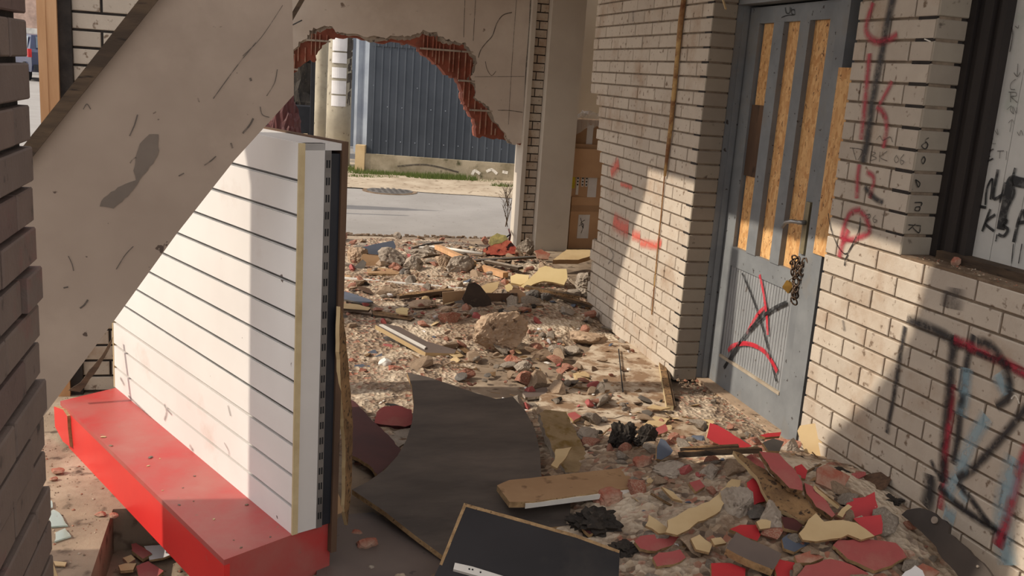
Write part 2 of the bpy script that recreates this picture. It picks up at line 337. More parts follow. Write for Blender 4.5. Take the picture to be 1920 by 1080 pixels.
def ribbon(strokes, n, name, mat, parent):
    WM = 1.75 if 'black_spray' in mat.name else (1.45 if '_spray' in mat.name else (1.2 if mat.name in ('red_paint', 'black_marker') else 1.0))
    """strokes: list of (3D points, width); flat strips of paint lying on a surface with normal n"""
    vs, fs, uvs = [], [], []
    for pts, wd in strokes:
        pts = [Vector(p) for p in pts]
        # smooth through points
        sm = []
        for i in range(len(pts) - 1):
            p0 = pts[max(i - 1, 0)]; p1 = pts[i]; p2 = pts[i + 1]; p3 = pts[min(i + 2, len(pts) - 1)]
            K = 1 if len(pts) == 2 else 5
            for j in range(K):
                t_ = j / K; sm.append(.5 * ((2 * p1) + (p2 - p0) * t_ + (2 * p0 - 5 * p1 + 4 * p2 - p3) * t_ ** 2 + (3 * p1 - p0 - 3 * p2 + p3) * t_ ** 3))
        sm.append(pts[-1])
        k = len(vs); L = 0
        for i, p in enumerate(sm):
            d = sm[min(i + 1, len(sm) - 1)] - sm[max(i - 1, 0)]
            d = d.normalized() if d.length > 1e-6 else Vector((0, 0, 1))
            s_ = n.cross(d).normalized(); vs += [tuple(p + s_ * wd * WM / 2), tuple(p - s_ * wd * WM / 2)]
        for i in range(len(sm) - 1):
            fs.append([k + 2 * i, k + 2 * i + 1, k + 2 * i + 3, k + 2 * i + 2]); uvs += [(i / 5, 0), (i / 5, 1), ((i + 1) / 5, 1), ((i + 1) / 5, 0)]
    me = bpy.data.meshes.new(name); me.from_pydata(vs, [], fs); u = me.uv_layers.new(name='UVMap')
    for i, c in enumerate(uvs): u.data[i].uv = c
    return link(name, me, mat, parent)
# ------------------------------------------------------------------ brick walls
def brick_wall(name, origin, along, nout, L, z0, z1, bl, ch, zoff, mat, mmat, endfn=None, startj=.004, skip=None, thick=.10, parent=None, edge_out=0, joint=.009, rec=.009, off=(0, .5), offs=0.0, backfn=None):
    """faces outward along nout; bricks are separate raised blocks on a recessed mortar bed, one mesh"""
    rnd = random.Random(len(name) * 13 + int(L * 100)); mb = MB(); o3 = Vector(origin); a = Vector(along).normalized(); n = Vector(nout).normalized(); up = Vector((0, 0, 1))
    k = int(math.floor((z0 - zoff) / ch)); row = k
    while zoff + row * ch < z1 - .01:
        zl = max(zoff + row * ch, z0); zh = min(zoff + (row + 1) * ch - joint, z1)
        if zh - zl > .012:
            end = endfn(zl) if endfn else L
            s0 = -bl * off[row % 2] + offs; x = s0
            while x < end - .01:
                xa = max(x, 0); xb = min(x + bl - joint, end)
                if xb - xa > .012 and not (skip and skip((xa + xb) / 2, (zl + zh) / 2)):
                    e = .003; out = rnd.uniform(-.0015, .0015) + (rnd.choice((0, 0, edge_out)))
                    xb2 = xb + (rnd.uniform(-.01, .012) if endfn and xb >= end - .001 else 0)
                    c = [(xa, zl), (xb2, zl), (xb2, zh), (xa, zh)]; ci = [(xa + e, zl + e), (xb2 - e, zl + e), (xb2 - e, zh - e), (xa + e, zh - e)]
                    kk = len(mb.v)
                    for (s_, z_) in c: mb.v.append(tuple(o3 + a * s_ + up * z_ - n * rec))
                    for (s_, z_) in c: mb.v.append(tuple(o3 + a * s_ + up * z_ + n * (out - e)))
                    for (s_, z_) in ci: mb.v.append(tuple(o3 + a * s_ + up * z_ + n * out))
                    fl = a.cross(up).dot(n) < 0
                    for q in range(4):
                        r_ = (q + 1) % 4
                        for f in ([kk + q, kk + r_, kk + 4 + r_, kk + 4 + q], [kk + 4 + q, kk + 4 + r_, kk + 8 + r_, kk + 8 + q]):
                            mb.f.append(f[::-1] if fl else f); mb.mi.append(0)
                    f = [kk + 8, kk + 9, kk + 10, kk + 11]; mb.f.append(f[::-1] if fl else f); mb.mi.append(0)
                x += bl
            # mortar course behind
            ee = end - (.012 if endfn else 0)
            if not skip:
                p = [o3 + a * .002 + up * zl, o3 + a * ee + up * zl, o3 + a * ee + up * min(zoff + (row + 1) * ch, z1), o3 + a * .002 + up * min(zoff + (row + 1) * ch, z1)]
                mb.prism([q - n * rec for q in p], n, thick - rec, 1)
        row += 1
    return mb.build(name, [mat, mmat], parent)
def S(o): o['kind'] = 'structure'; return o
# right wall (slightly turned), pilaster above, sill, window
Y2 = -0.04355
wv = Vector((math.sin(Y2), math.cos(Y2), 0)); ra = -wv; rn = Vector((-wv.y, wv.x, 0))   # ra: towards the camera, rn: out of the wall
RO = Vector((2.2, 3.34, 0))
wall_right = S(brick_wall('wall_right', RO, ra, rn, 4.2, 0, 1.06, .2475, .0755, .0035, m_fb, m_mortar, offs=-.05, joint=.0088))
S(brick_wall('trim_1', RO + Vector((0, 0, 0)), ra, rn, .435, 1.06, 2.75, .2475, .0755, .0035, m_fb, m_mortar, offs=-.05, joint=.0088)); pil = bpy.data.objects['trim_1']
pret = RO + ra * .439
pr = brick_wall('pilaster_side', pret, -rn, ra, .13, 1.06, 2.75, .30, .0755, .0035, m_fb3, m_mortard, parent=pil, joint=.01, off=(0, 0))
# sill bed
mb = MB()
def RW(a_, dn, z): return RO + ra * a_ - rn * dn + Vector((0, 0, z))
def rwbox(mb, a0, a1, d0, d1, z0, z1, mi=0):
    k = len(mb.v)
    for z in (z0, z1):
        for (a_, d_) in ((a0, d0), (a1, d0), (a1, d1), (a0, d1)): mb.v.append(tuple(RW(a_, d_, z)))
    for f in ((0, 3, 2, 1), (4, 5, 6, 7), (0, 1, 5, 4), (1, 2, 6, 5), (2, 3, 7, 6), (3, 0, 4, 7)): mb.f.append([k + i for i in f]); mb.mi.append(mi)
rwbox(mb, .44, 4.2, .10, .34, 0, 1.05); sill = mb.build('dusty_ledge', m_dirt, wall_right)
mb = MB(); rwbox(mb, .435, 4.2, .004, .14, 1.052, 1.062); mb.build('dust_layer', m_dirt, wall_right)
win = empty('window_1', RW(1.0, .2, 1.1)); S(win)
def child_of(o, e):
    o.parent = e; o.matrix_parent_inverse = Matrix.Translation(-e.location); return o
mb = MB(); rwbox(mb, .41, .47, .125, .21, 1.062, 2.75); rwbox(mb, .47, .505, .14, .22, 1.062, 2.75); rwbox(mb, .505, .545, .125, .22, 1.062, 2.75); rwbox(mb, .545, .575, .145, .22, 1.062, 2.75); rwbox(mb, .575, .60, .13, .22, 1.07, 2.75)
child_of(mb.build('window_frame', m_frame), win)
mb = MB(); rwbox(mb, .50, 4.2, .10, .17, 1.062, 1.092); child_of(mb.build('window_sill', m_oldwood), win)
mb = MB()
for i in range(16):
    rwbox(mb, .585 + i * .095, .585 + i * .095 + .0925, .165, .18, 1.085, 2.75)
rwbox(mb, .58, 2.2, .18, .2, 1.07, 2.75, 1)
wb = child_of(mb.build('window_board', [m_wboard, m_black]), win)
# W2: wall beyond the door
endp = [(0.0, 1.50), (.22, 1.42), (.24, 1.47), (.3, 1.47), (.34, 1.52), (.44, 1.5), (.5, 1.40), (.58, 1.42), (.9, 1.43), (1.0, 1.5), (1.06, 1.57), (1.15, 1.60), (1.27, 1.56), (1.34, 1.58), (1.42, 1.66), (1.48, 1.80), (2.8, 1.80)]
def w2end(z):
    for i in range(len(endp) - 1):
        if endp[i][0] <= z < endp[i + 1][0]: return endp[i][1]
    return 1.8
w2 = S(brick_wall('wall_back', (2.2, 4.605, 0), (0, 1, 0), (-1, 0, 0), 1.8, 0, 2.75, .265, .0745, .017, m_fb, m_mortar, endfn=w2end, off=(.5, 0), thick=.13))
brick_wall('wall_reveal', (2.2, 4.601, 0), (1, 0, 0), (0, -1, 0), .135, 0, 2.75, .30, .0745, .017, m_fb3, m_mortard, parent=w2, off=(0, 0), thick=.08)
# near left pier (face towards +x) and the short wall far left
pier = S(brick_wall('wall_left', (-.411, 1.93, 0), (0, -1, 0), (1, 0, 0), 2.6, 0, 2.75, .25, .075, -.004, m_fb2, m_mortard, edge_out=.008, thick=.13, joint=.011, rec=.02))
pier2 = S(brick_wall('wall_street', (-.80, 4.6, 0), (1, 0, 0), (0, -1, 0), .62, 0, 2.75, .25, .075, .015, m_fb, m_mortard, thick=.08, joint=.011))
# unseen wall stubs, added and outlined to cast shade; ceiling and recess below
mb = MB(); mb.prism([(-1.9, 2.45, 0), (-1.9, 3.14, 0), (-1.9, 3.14, 2.6), (-1.9, 3.42, 3.25), (-1.9, 3.2, 3.5), (-1.9, 3.04, 3.8), (-1.9, 2.98, 4.25), (-1.9, 2.45, 4.25)], Vector((-1, 0, 0)), .15); mb.prism([(-1.9, 5.85, 0), (-1.9, 5.85, 3.4), (-1.9, 5.5, 4.1), (-1.9, 6.4, 4.1), (-1.9, 6.4, 0)], Vector((-1, 0, 0)), .15); S(mb.build('wall_shade_caster', m_plaster))
mb = MB(); mb.box((.02, 2.0, 2.75), (4.0, 9.0, 2.95)); S(mb.build('shade_ceiling', m_plaster))  # unseen roof slab added for shade, left edge set to cut the sunlight
mb = MB(); mb.box((3.5, 4.7, 0), (3.6, 9.4, 2.75)); mb.box((2.72, 9.3, 0), (3.6, 9.4, 2.75)); mb.box((2.34, 4.75, 0), (3.6, 4.85, 2.75)); S(mb.build('wall_recess', m_colplaster))
# column and brick face beside it
mb = MB(); mb.box((2.485, 8.45, 0), (2.80, 8.9, 2.75)); col = S(mb.build('trim_2', m_colplaster))
fb = S(brick_wall('wall_end', (2.335, 8.56, 0), (1, 0, 0), (0, -1, 0), .15, 0, 2.75, .155, .0745, .0, m_fb, m_mortard, off=(0, .5), thick=.2, joint=.009))
mb = MB(); mb.box((2.325, 8.53, 0), (2.365, 8.80, 2.75)); mb.build('plaster_corner', m_colplaster, fb)
# back wall with the hole
BY = 8.6
def c2(pts): return [(480 + u / 3, v_ / 3) for u, v_ in pts]
edgeA = c2([(100, 470), (205, 300), (240, 235), (290, 215), (300, 170), (360, 155), (410, 150), (440, 165), (470, 185), (560, 190), (640, 205), (720, 212), (800, 205), (870, 205), (925, 190), (945, 170), (1000, 180), (1060, 215), (1110, 235), (1165, 240), (1195, 265), (1240, 340), (1230, 400), (1205, 430), (1235, 490), (1230, 550), (1270, 580), (1310, 600), (1340, 680), (1380, 730), (1420, 790), (1440, 812), (1490, 805)])
edgeB = c2([(100, 520), (205, 430), (235, 380), (300, 340), (335, 345), (350, 290), (400, 240), (450, 208), (560, 212), (650, 232), (740, 240), (820, 240), (900, 262), (940, 310), (1000, 350), (1050, 395), (1085, 425), (1130, 440), (1165, 520), (1170, 590), (1200, 630), (1230, 690), (1240, 770), (1310, 778), (1370, 785), (1430, 800), (1480, 815)])
def wallpoly(edge, y):
    pts = [aty(x, y_, y) for x, y_ in edge]; pts = [p for p in pts if p.x < 2.335]; base = pts[:]
    pts = []
    rnd = random.Random(5)
    for i in range(len(base) - 1):
        for j in range(4):
            q = base[i].lerp(base[i + 1], j / 4)
            if j: q = q + Vector((rnd.uniform(-.012, .012), 0, rnd.uniform(-.014, .014)))
            pts.append(q)
    pts.append(base[-1]); zr = base[-1].z
    return [Vector((-.3, y, 2.75)), Vector((-.3, y, pts[0].z))] + pts + [Vector((2.33, y, zr)), Vector((2.33, y, 2.75))]
mb = MB(); mb.prism(wallpoly(edgeA, BY), Vector((0, -1, 0)), .022, 0, 1); bw = S(mb.build('wall_far', [m_plaster, m_conc]))
mb = MB(); mb.prism(wallpoly(edgeB, BY + .023), Vector((0, -1, 0)), .17); bl_ = mb.build('hollow_block_core', m_shade, bw)
edgeM = [(a_[0], a_[1]) for a_ in edgeA]
pA0 = wallpoly(edgeA, BY + .0225)
cM = Vector((1.2, 0, 1.2)); pM = [p if i < 2 or i >= len(pA0) - 2 else p + Vector((cM.x - p.x, 0, cM.z - p.z)).normalized() * (.03 + .035 * noise.noise(Vector((p.x * 6, 0, p.z * 6)))) + Vector((0, 0, 0)) for i, p in enumerate(pA0)]
mb = MB(); mb.prism(pM, Vector((0, -1, 0)), .03); mb.build('mortar_coat', m_conc, bw)
# block ribs and mortar beds seen where the plaster has come off
def inside(p, poly):
    c = False; j = len(poly) - 1
    for i in range(len(poly)):
        if (poly[i].z > p[1]) != (poly[j].z > p[1]) and p[0] < (poly[j].x - poly[i].x) * (p[1] - poly[i].z) / (poly[j].z - poly[i].z) + poly[i].x: c = not c
        j = i
    return c
pA = wallpoly(edgeA, BY); pB = wallpoly(edgeB, BY)
mb = MB(); rnd = random.Random(3)
xs = .05
while xs < 2.3:
    for zz in [z_ * .06 + .8 for z_ in range(28)]:
        if inside((xs, zz), pB) and inside((xs, zz + .06), pB) and not inside((xs, zz), pA) and not inside((xs, zz + .075), pA): mb.box((xs - .004, BY + .004, zz), (xs + .004, BY + .024, zz + .06))
    xs += rnd.choice((.03, .035, .05, .06))
mb.build('block_rib', m_redbrick, bw)
mb = MB()
for zz in (1.0, 1.255, 1.51, 1.765):
    xs = .05
    while xs < 2.3:
        if inside((xs, zz), pB) and not inside((xs, zz), pA): mb.box((xs, BY - .002, zz - .008), (xs + .03, BY + .024, zz + .008))
        xs += .03
mb.build('mortar_bed', m_conc, bw)
# thin cracks on the back wall
def strokes_on(fn, lst, n, name, mat, parent): return ribbon([([fn(x, y) for x, y in pts], wd) for pts, wd in lst], n, name, mat, parent)
fY = lambda x, y: aty(x, y, BY - .004)
strokes_on(fY, [(c2([(1440, 70), (1390, 85), (1355, 130), (1330, 200), (1295, 240), (1265, 280), (1250, 325)]), .010), (c2([(1290, 345), (1300, 390), (1325, 425), (1350, 400)]), .007), (c2([(1360, 620), (1430, 622), (1500, 632)]), .008), (c2([(1545, 0), (1535, 200), (1520, 380), (1512, 560), (1500, 760)]), .014), (c2([(1175, 0), (1168, 210)]), .006), (c2([(1235, 0), (1222, 230)]), .006), (c2([(1465, 0), (1440, 350), (1420, 700)]), .005), (c2([(1230, 432), (1510, 430)]), .005)], Vector((0, -1, 0)), 'crack', p_thin, bw)
# ------------------------------------------------------------------ ground
mb = MB()
X0, X1 = -.50, .12
def quad(x0, y0, x1, y1, z=0): mb.face([(x0, y0, z), (x1, y0, z), (x1, y1, z), (x0, y1, z)])
quad(-1.3, -2, X0, 9.0); quad(X1, -2, 3.6, 9.0); quad(2.7, 9.0, 3.6, 9.4); quad(X0, 3.35, X1, 9.0); quad(X0, -2, X1, 2.0)
mb.face([(X0, 2.0, -.16), (X1, 2.0, -.16), (X1, 3.35, -.16), (X0, 3.35, -.16)])
mb.face([(X0, 2, 0), (X0, 2, -.16), (X0, 3.35, -.16), (X0, 3.35, 0)]); mb.face([(X1, 2, -.16), (X1, 2, 0), (X1, 3.35, 0), (X1, 3.35, -.16)])
mb.face([(X0, 3.35, 0), (X0, 3.35, -.16), (X1, 3.35, -.16), (X1, 3.35, 0)]); mb.face([(X0, 2, -.16), (X0, 2, 0), (X1, 2, 0), (X1, 2, -.16)])
S(mb.build('floor', m_floorc))
mb = MB(); quad(-40, 9.0, 2.7, 12.6, -.012); quad(2.7, 9.4, 40, 12.6, -.012); quad(-40, 12.6, 40, 70, -.02); quad(-40, -6, -1.3, 9.0, -.012); S(mb.build('floor_road', m_road))
mb = MB(); seg = 40
gx = [(-3 + i * .3) for i in range(41)]
for i in range(40):
    for j in range(6):
        def vz(a_, b_): return (gx[a_], 12.6 + b_ * .55 - (gx[a_] - 1.5) * .25 + .12 * noise.noise(Vector((gx[a_] * 2, b_, 0))), (-.005 if b_ == 0 else .02 + .03 * noise.noise(Vector((gx[a_] * 1.5, b_ * 1.1, 3))) + b_ * .006))
        mb.face([vz(i, j), vz(i + 1, j), vz(i + 1, j + 1), vz(i, j + 1)])
tag(mb.build('sandy_verge', m_verge, smooth=True), 'strip of sandy earth between the road and the concrete curb', 'earth', kind='stuff')
# dark joint line along the road edge
rnd = random.Random(8); mb = MB()
for i in range(260):
    x = rnd.uniform(-.2, 2.6); y = 9.05 + rnd.gauss(0, .03); s_ = rnd.uniform(.006, .02); mb.box((x - s_, y - s_, -.01), (x + s_, y + s_, rnd.uniform(.0, .012)))
tag(mb.build('road_edge_grit', m_dirt), 'line of dark grit along the near edge of the road', 'grit', kind='stuff')
def inpoly(x, y, poly):
    c = False; j = len(poly) - 1
    for i in range(len(poly)):
        if (poly[i][1] > y) != (poly[j][1] > y) and x < (poly[j][0] - poly[i][0]) * (y - poly[i][1]) / (poly[j][1] - poly[i][1]) + poly[i][0]: c = not c
        j = i
    return c
plates = [[(p.x, p.y) for p in [atz(x, y, .03) for x, y in L_]] for L_ in ([(1120, 640), (1226, 640), (1232, 660), (1255, 770), (1000, 800), (1015, 740), (1060, 700)], [(1015, 745), (1100, 752), (1258, 775), (1330, 800), (1300, 850), (1180, 830), (1080, 800)])]
# rubble ground mesh
mb = MB(); NX, NY = 150, 330; x0, x1, y0, y1 = .18, 2.42, 1.9, 8.95
idx = {}
for j in range(NY + 1):
    for i in range(NX + 1):
        x = x0 + (x1 - x0) * i / NX; y = y0 + (y1 - y0) * j / NY
        h = hmap(x, y); ed = min(sstep(0, .3, x - x0), sstep(0, .25, y1 - y), sstep(0, .1, x1 - x + .05))
        n1 = noise.fractal(Vector((x * 5, y * 5, 0)), 1, 2, 4) * .5 + .5; n2 = noise.noise(Vector((x * 28, y * 28, 7)))
        lo = sstep(.4, .55, noise.noise(Vector((x * 1.1 + 4, y * .9, 2))) * .5 + .5 + h * 3)
        inpl = any(inpoly(x, y, pl) for pl in plates)
        z = h + ed * (lo * (.012 + .022 * n1 + .012 * n2)) + (-.004 if lo < .05 else .001) - (1 - ed) * .01
        if inpl: z = min(z, max(h - .02, .012))
        mb.v.append((x, y, z))
for j in range(NY):
    for i in range(NX):
        a_ = j * (NX + 1) + i; mb.f.append([a_, a_ + 1, a_ + NX + 2, a_ + NX + 1]); mb.mi.append(0)
tag(mb.build('rubble_bed', m_heap, smooth=True), 'bed of crushed brick, mortar and dirt covering the floor between the wall and the display stand', 'rubble', kind='stuff')
# ------------------------------------------------------------------ door
DX = 2.41
door = empty('door_1', (DX, 4.18, .03)); S(door)
def db(mb, y0, y1, z0, z1, xf=0.0, th=.04, mi=0): mb.box((DX - xf, y0, z0), (DX - xf + th, y1, z1), None, mi)
mb = MB()
db(mb, 4.50, 4.61, .03, 2.01); db(mb, 3.755, 3.866, .03, 2.01)
db(mb, 3.866, 4.50, 1.93, 2.01); db(mb, 3.866, 4.50, .69, .79); db(mb, 3.866, 4.50, .03, .19)
child_of(mb.build('door_leaf', m_grey), door)
for y0, y1 in ((4.25, 4.345), (4.02, 4.105)):
    mb = MB(); db(mb, y0, y1, .79, 1.93, .006, .05); child_of(mb.build('glazing_bar', m_grey), door)
for (y0, y1) in ((4.345, 4.50), (4.105, 4.25), (3.866, 4.02)):
    mb = MB(); mb.box((DX + .022, y0 - .002, .79), (DX + .04, y1 - (.012 if y0 > 4.3 else -.002), 1.93)); child_of(mb.build('osb_infill', m_osb), door)
mb = MB(); mb.box((DX + .012, 4.34, 1.17), (DX + .0215, 4.50, 1.53)); o = child_of(mb.build('patch_board', m_brownwood), door); o['label'] = 'dark brown chipboard patch'
mb = MB(); n_ = 24
for i in range(n_):
    y0 = 3.868 + i * (.632 / n_); mb.box((DX + .008, y0 + .0018, .19), (DX + .03, y0 + .632 / n_ - .0018, .69), None, 0)
mb.box((DX + .012, 3.866, .19), (DX + .035, 4.50, .69), None, 1)
child_of(mb.build('tongue_panel', [m_greyp, m_darkgroove]), door)
mb = MB(); db(mb, 3.866, 4.50, .185, .20, .004, .02); child_of(mb.build('panel_rail', m_whitew), door)
fr = MB(); fr.box((2.338, 4.61, 0), (2.48, 4.665, 2.1)); fr.box((2.37, 4.60, .0), (2.40, 4.63, 2.1)); fr.box((2.338, 3.60, 2.02), (2.48, 4.665, 2.1)); fr.box((2.37, 3.665, 0), (2.48, 3.745, 2.02)); fr.box((2.36, 3.60, 0), (2.48, 3.665, .92))
child_of(fr.build('door_frame', m_grey), door)
mb = MB(); mb.box((2.355, 3.55, .92), (2.385, 3.665, 1.72)); o = child_of(mb.build('osb_strip', m_osb), door)
mb = MB(); mb.box((2.338, 3.5, 0), (2.48, 4.665, .03)); child_of(mb.build('threshold', m_conct), door)
mb = MB(); mb.box((2.47, 3.3, 0), (2.5, 4.8, 2.75)); mb.box((2.34, 3.3, 2.1), (2.5, 4.66, 2.75)); child_of(mb.build('backing', m_frame), door)
# lock plate, handle
mb = MB(); mb.box((DX - .012, 3.808, .885), (DX, 3.842, 1.125)); child_of(mb.build('lock_plate', M('tarnished_brass', (150, 138, 108), (120, 110, 88), 12, rough=.45, metal=.4, bump=.05)), door)
mb = MB(); mb.cyl((DX - .012, 3.825, 1.03), (DX - .05, 3.825, 1.03), .011); mb.tube([(DX - .045, 3.825, 1.03), (DX - .055, 3.87, 1.028), (DX - .055, 3.92, 1.015), (DX - .05, 3.955, .985)], [.009, .010, .009, .006]); child_of(mb.build('door_handle', m_alu, smooth=True), door)
# graffiti on the door
fD = lambda x, y: atx(x, y, DX - .003); nD = Vector((-1, 0, 0))
for nm, mt, lst in (('black_paint_stroke', p_blackh, [([(1391, 512), (1408, 552), (1425, 600), (1440, 655), (1455, 715)], .012), ([(1475, 567), (1448, 580), (1420, 603), (1390, 638), (1357, 690)], .020)]), ('red_paint_stroke', p_redh, [([(1424, 515), (1431, 548), (1437, 590), (1439, 628)], .020), ([(1436, 575), (1420, 590), (1400, 625)], .020), ([(1365, 658), (1375, 648), (1400, 644), (1428, 655), (1445, 675), (1457, 697)], .024)]), ('marker_tag', p_blackh, [(c4s, .005) for c4s in ([(1472, 14), (1474, 24), (1480, 24), (1481, 13)], [(1483, 15), (1484, 25), (1490, 27), (1488, 18), (1483, 20)], [(1465, 33), (1475, 29), (1488, 28)])])):
    child_of(strokes_on(fD, lst, nD, nm, mt, None), door)
# chain and padlock (hang on the door, movable)
ch = empty('door_chain', (DX - .03, 3.79, .80)); tag(ch, 'rusty chain looped between the grey door and its frame', 'chain')
def link_mesh(name, loc, rot, s=1.0):
    pts = [(0.011 * s * math.cos(t_ * math.pi / 8), 0, .018 * s * math.sin(t_ * math.pi / 8)) for t_ in range(17)]
    mb = MB(); mb.tube(pts, .0035 * s, 6); o = mb.build(name, m_chain, ch, True); o.location = loc; o.rotation_euler = rot; return o
rnd = random.Random(2)
path = [(0, .055, .045), (-.005, .04, .06), (-.008, .02, .055), (-.01, .005, .035), (-.012, -.01, .02), (-.01, -.03, .04), (-.008, -.045, .06), (0, -.06, .065), (-.005, .045, .02), (-.012, .03, .0), (-.018, .01, -.005), (-.02, -.01, -.01), (-.02, -.02, -.035), (-.02, -.018, -.065), (-.02, -.022, -.095), (-.02, -.02, -.125), (-.018, .03, .03), (-.012, -.04, .02), (-.02, -.035, -.005), (-.016, -.005, -.04), (-.016, -.01, -.07), (-.018, -.012, -.1)]
for i, p in enumerate(path): link_mesh('chain_link', p, (rnd.uniform(-.6, .6), rnd.uniform(-.8, .8), rnd.uniform(0, 3)), 1.15)
pk = empty('padlock', (DX - .045, 3.845, .73)); tag(pk, 'small brass padlock hanging from the rusty chain', 'padlock')
mb = MB(); mb.prism([(0, y_, z_) for y_, z_ in ((-.021, -.03), (.021, -.03), (.023, -.025), (.023, .012), (.018, .017), (-.018, .017), (-.023, .012), (-.023, -.025))], Vector((-1, 0, 0)), .014); o = mb.build('lock_body', m_brass, pk); o.rotation_euler = (.5, 0, .3)
mb = MB(); mb.tube([(.006, -.013, .01), (.006, -.013, .03), (.006, -.008, .042), (.006, 0, .046), (.006, .008, .042), (.006, .013, .03), (.006, .013, .01)], .0032, 8); o = mb.build('shackle', m_alu, pk, True); o.rotation_euler = (.5, 0, .3)
# ------------------------------------------------------------------ graffiti on the walls
fR = lambda x, y: atpl(x, y, RO + rn * .004, rn)
u4 = lambda L_: [(1280 + a_ / 3, b_ / 3) for a_, b_ in L_]
u7 = lambda L_: [(1280 + a_ / 3, 360 + b_ / 3) for a_, b_ in L_]
G = [('red_graffiti', p_red, [([(1637, 5), (1625, 40), (1625, 62), (1640, 77), (1662, 76), (1682, 64)], .028), ([(1630, 100), (1626, 140), (1621, 200), (1615, 262)], .03), ([(1672, 152), (1662, 172), (1648, 195)], .022), ([(1643, 200), (1658, 215), (1662, 240), (1656, 278)], .024), ([(1611, 308), (1608, 330), (1606, 372)], .026), ([(1624, 322), (1638, 335), (1630, 372)], .022), (u7([(1000, 100), (940, 120), (905, 200), (900, 265), (990, 255), (1050, 220), (1030, 150), (1000, 110)]), .026), ([(1590, 430), (1580, 455), (1573, 482)], .032), ([(1788, 635), (1800, 640), (1830, 655), (1870, 672), (1925, 702)], .032), ([(1785, 720), (1783, 770), (1775, 830), (1770, 880)], .030), ([(1773, 880), (1765, 930), (1762, 955)], .03), ([(1925, 835), (1912, 880), (1900, 930), (1886, 980), (1870, 1025)], .034), ([(1876, 1000), (1870, 1025)], .04)]),
     ('black_graffiti', p_black, [([(1674, -5), (1664, 40), (1650, 115), (1638, 175), (1627, 250), (1618, 305)], .034), ([(1700, 597), (1735, 612), (1770, 628), (1800, 648)], .030), ([(1798, 648), (1830, 662), (1875, 680), (1925, 705)], .018), ([(1697, 612), (1690, 650), (1682, 700), (1675, 745), (1668, 780), (1662, 812)], .020), ([(1788, 628), (1784, 680), (1778, 750), (1770, 830), (1767, 905)], .034), ([(1826, 628), (1815, 665), (1808, 710), (1800, 770), (1794, 830), (1786, 870)], .026), ([(1832, 640), (1852, 645), (1872, 665), (1885, 690), (1893, 720), (1890, 745), (1868, 762)], .026), ([(1925, 762), (1895, 800), (1860, 840), (1825, 878), (1795, 897)], .026), ([(1760, 912), (1790, 942), (1825, 968), (1860, 990), (1886, 1008)], .024), ([(1795, 906), (1820, 935), (1845, 970), (1868, 995), (1886, 1008)], .020), ([(1745, 862), (1755, 885), (1770, 903)], .014), ([(1745, 890), (1742, 930), (1735, 950)], .05), ([(1620, 350), (1640, 372), (1655, 380)], .018)]),
     ('marker_graffiti', p_blackh, [([(1613, 407), (1611, 430), (1600, 455), (1590, 473)], .007), ([(1553, 400), (1558, 430), (1570, 460), (1582, 475), (1590, 474)], .005), ([(1590, 477), (1585, 486), (1583, 498)], .006)]),
     ('thin_marker_graffiti', p_thin, [(u4([(955, 830), (975, 900)]), .004), (u4([(940, 832), (1010, 845), (985, 900)]), .004), (u4([(1060, 850), (1055, 905)]), .004), (u4([(1060, 852), (1085, 862), (1065, 875), (1090, 890), (1055, 905)]), .004), (u4([(1110, 855), (1105, 910)]), .004), (u4([(1150, 850), (1112, 885), (1150, 905)]), .004), (u4([(1205, 872), (1190, 895), (1200, 915), (1215, 900), (1205, 880)]), .004), (u4([(1245, 868), (1225, 895), (1230, 925), (1245, 910), (1228, 900)]), .004), (u7([(1050, 125), (1030, 130), (1035, 150), (1055, 140), (1048, 125), (1035, 175)]), .004), (u7([(1085, 130), (1070, 150), (1078, 172), (1092, 160), (1075, 152)]), .004), (u4([(1090, 785), (1110, 765), (1125, 790), (1165, 770), (1180, 800)]), .004)]),
     ('pale_blue_graffiti', p_blue, [([(1812, 690), (1808, 740), (1802, 780)], .05), ([(1870, 700), (1888, 740)], .05), ([(1850, 780), (1820, 830), (1800, 880), (1775, 930)], .05), ([(1800, 920), (1815, 940)], .04), ([(1905, 860), (1885, 930), (1880, 1000), (1890, 1060)], .07), ([(1770, 960), (1790, 975)], .06)]),
     ('white_mark', p_white, [([(1896, 748), (1902, 741), (1908, 748), (1911, 757)], .006), ([(1733, 73), (1745, 78)], .005)]),
     ('soot_mark', p_smear, [([(1792, 540), (1788, 580)], .10), ([(1775, 545), (1770, 575)], .05), ([(1500 + 80, 600), (1583, 620)], .02)])]
for nm, mt, lst in G: strokes_on(fR, lst, rn, nm, mt, wall_right)
# letters on the pilaster side
fP = lambda x, y: atpl(x, y, pret + ra * .004, ra)
strokes_on(fP, [(u4([(1385, 775), (1365, 790), (1380, 815), (1365, 838), (1345, 820), (1370, 800)]), .004), (u4([(1358, 880), (1345, 900), (1352, 922), (1365, 900), (1358, 880)]), .004), (u4([(1310, 1010), (1335, 1030), (1325, 1052), (1310, 1010)]), .004), (u7([(1305, 60), (1345, 60), (1340, 80)]), .004), (u7([(1312, 85), (1335, 85), (1330, 105), (1308, 103), (1312, 85)]), .004), (u7([(1270, 185), (1340, 190)]), .004), (u7([(1310, 180), (1270, 215)]), .004), (u7([(1295, 200), (1330, 230), (1338, 190)]), .004)], ra, 'letter_marks', p_blackh, pr)
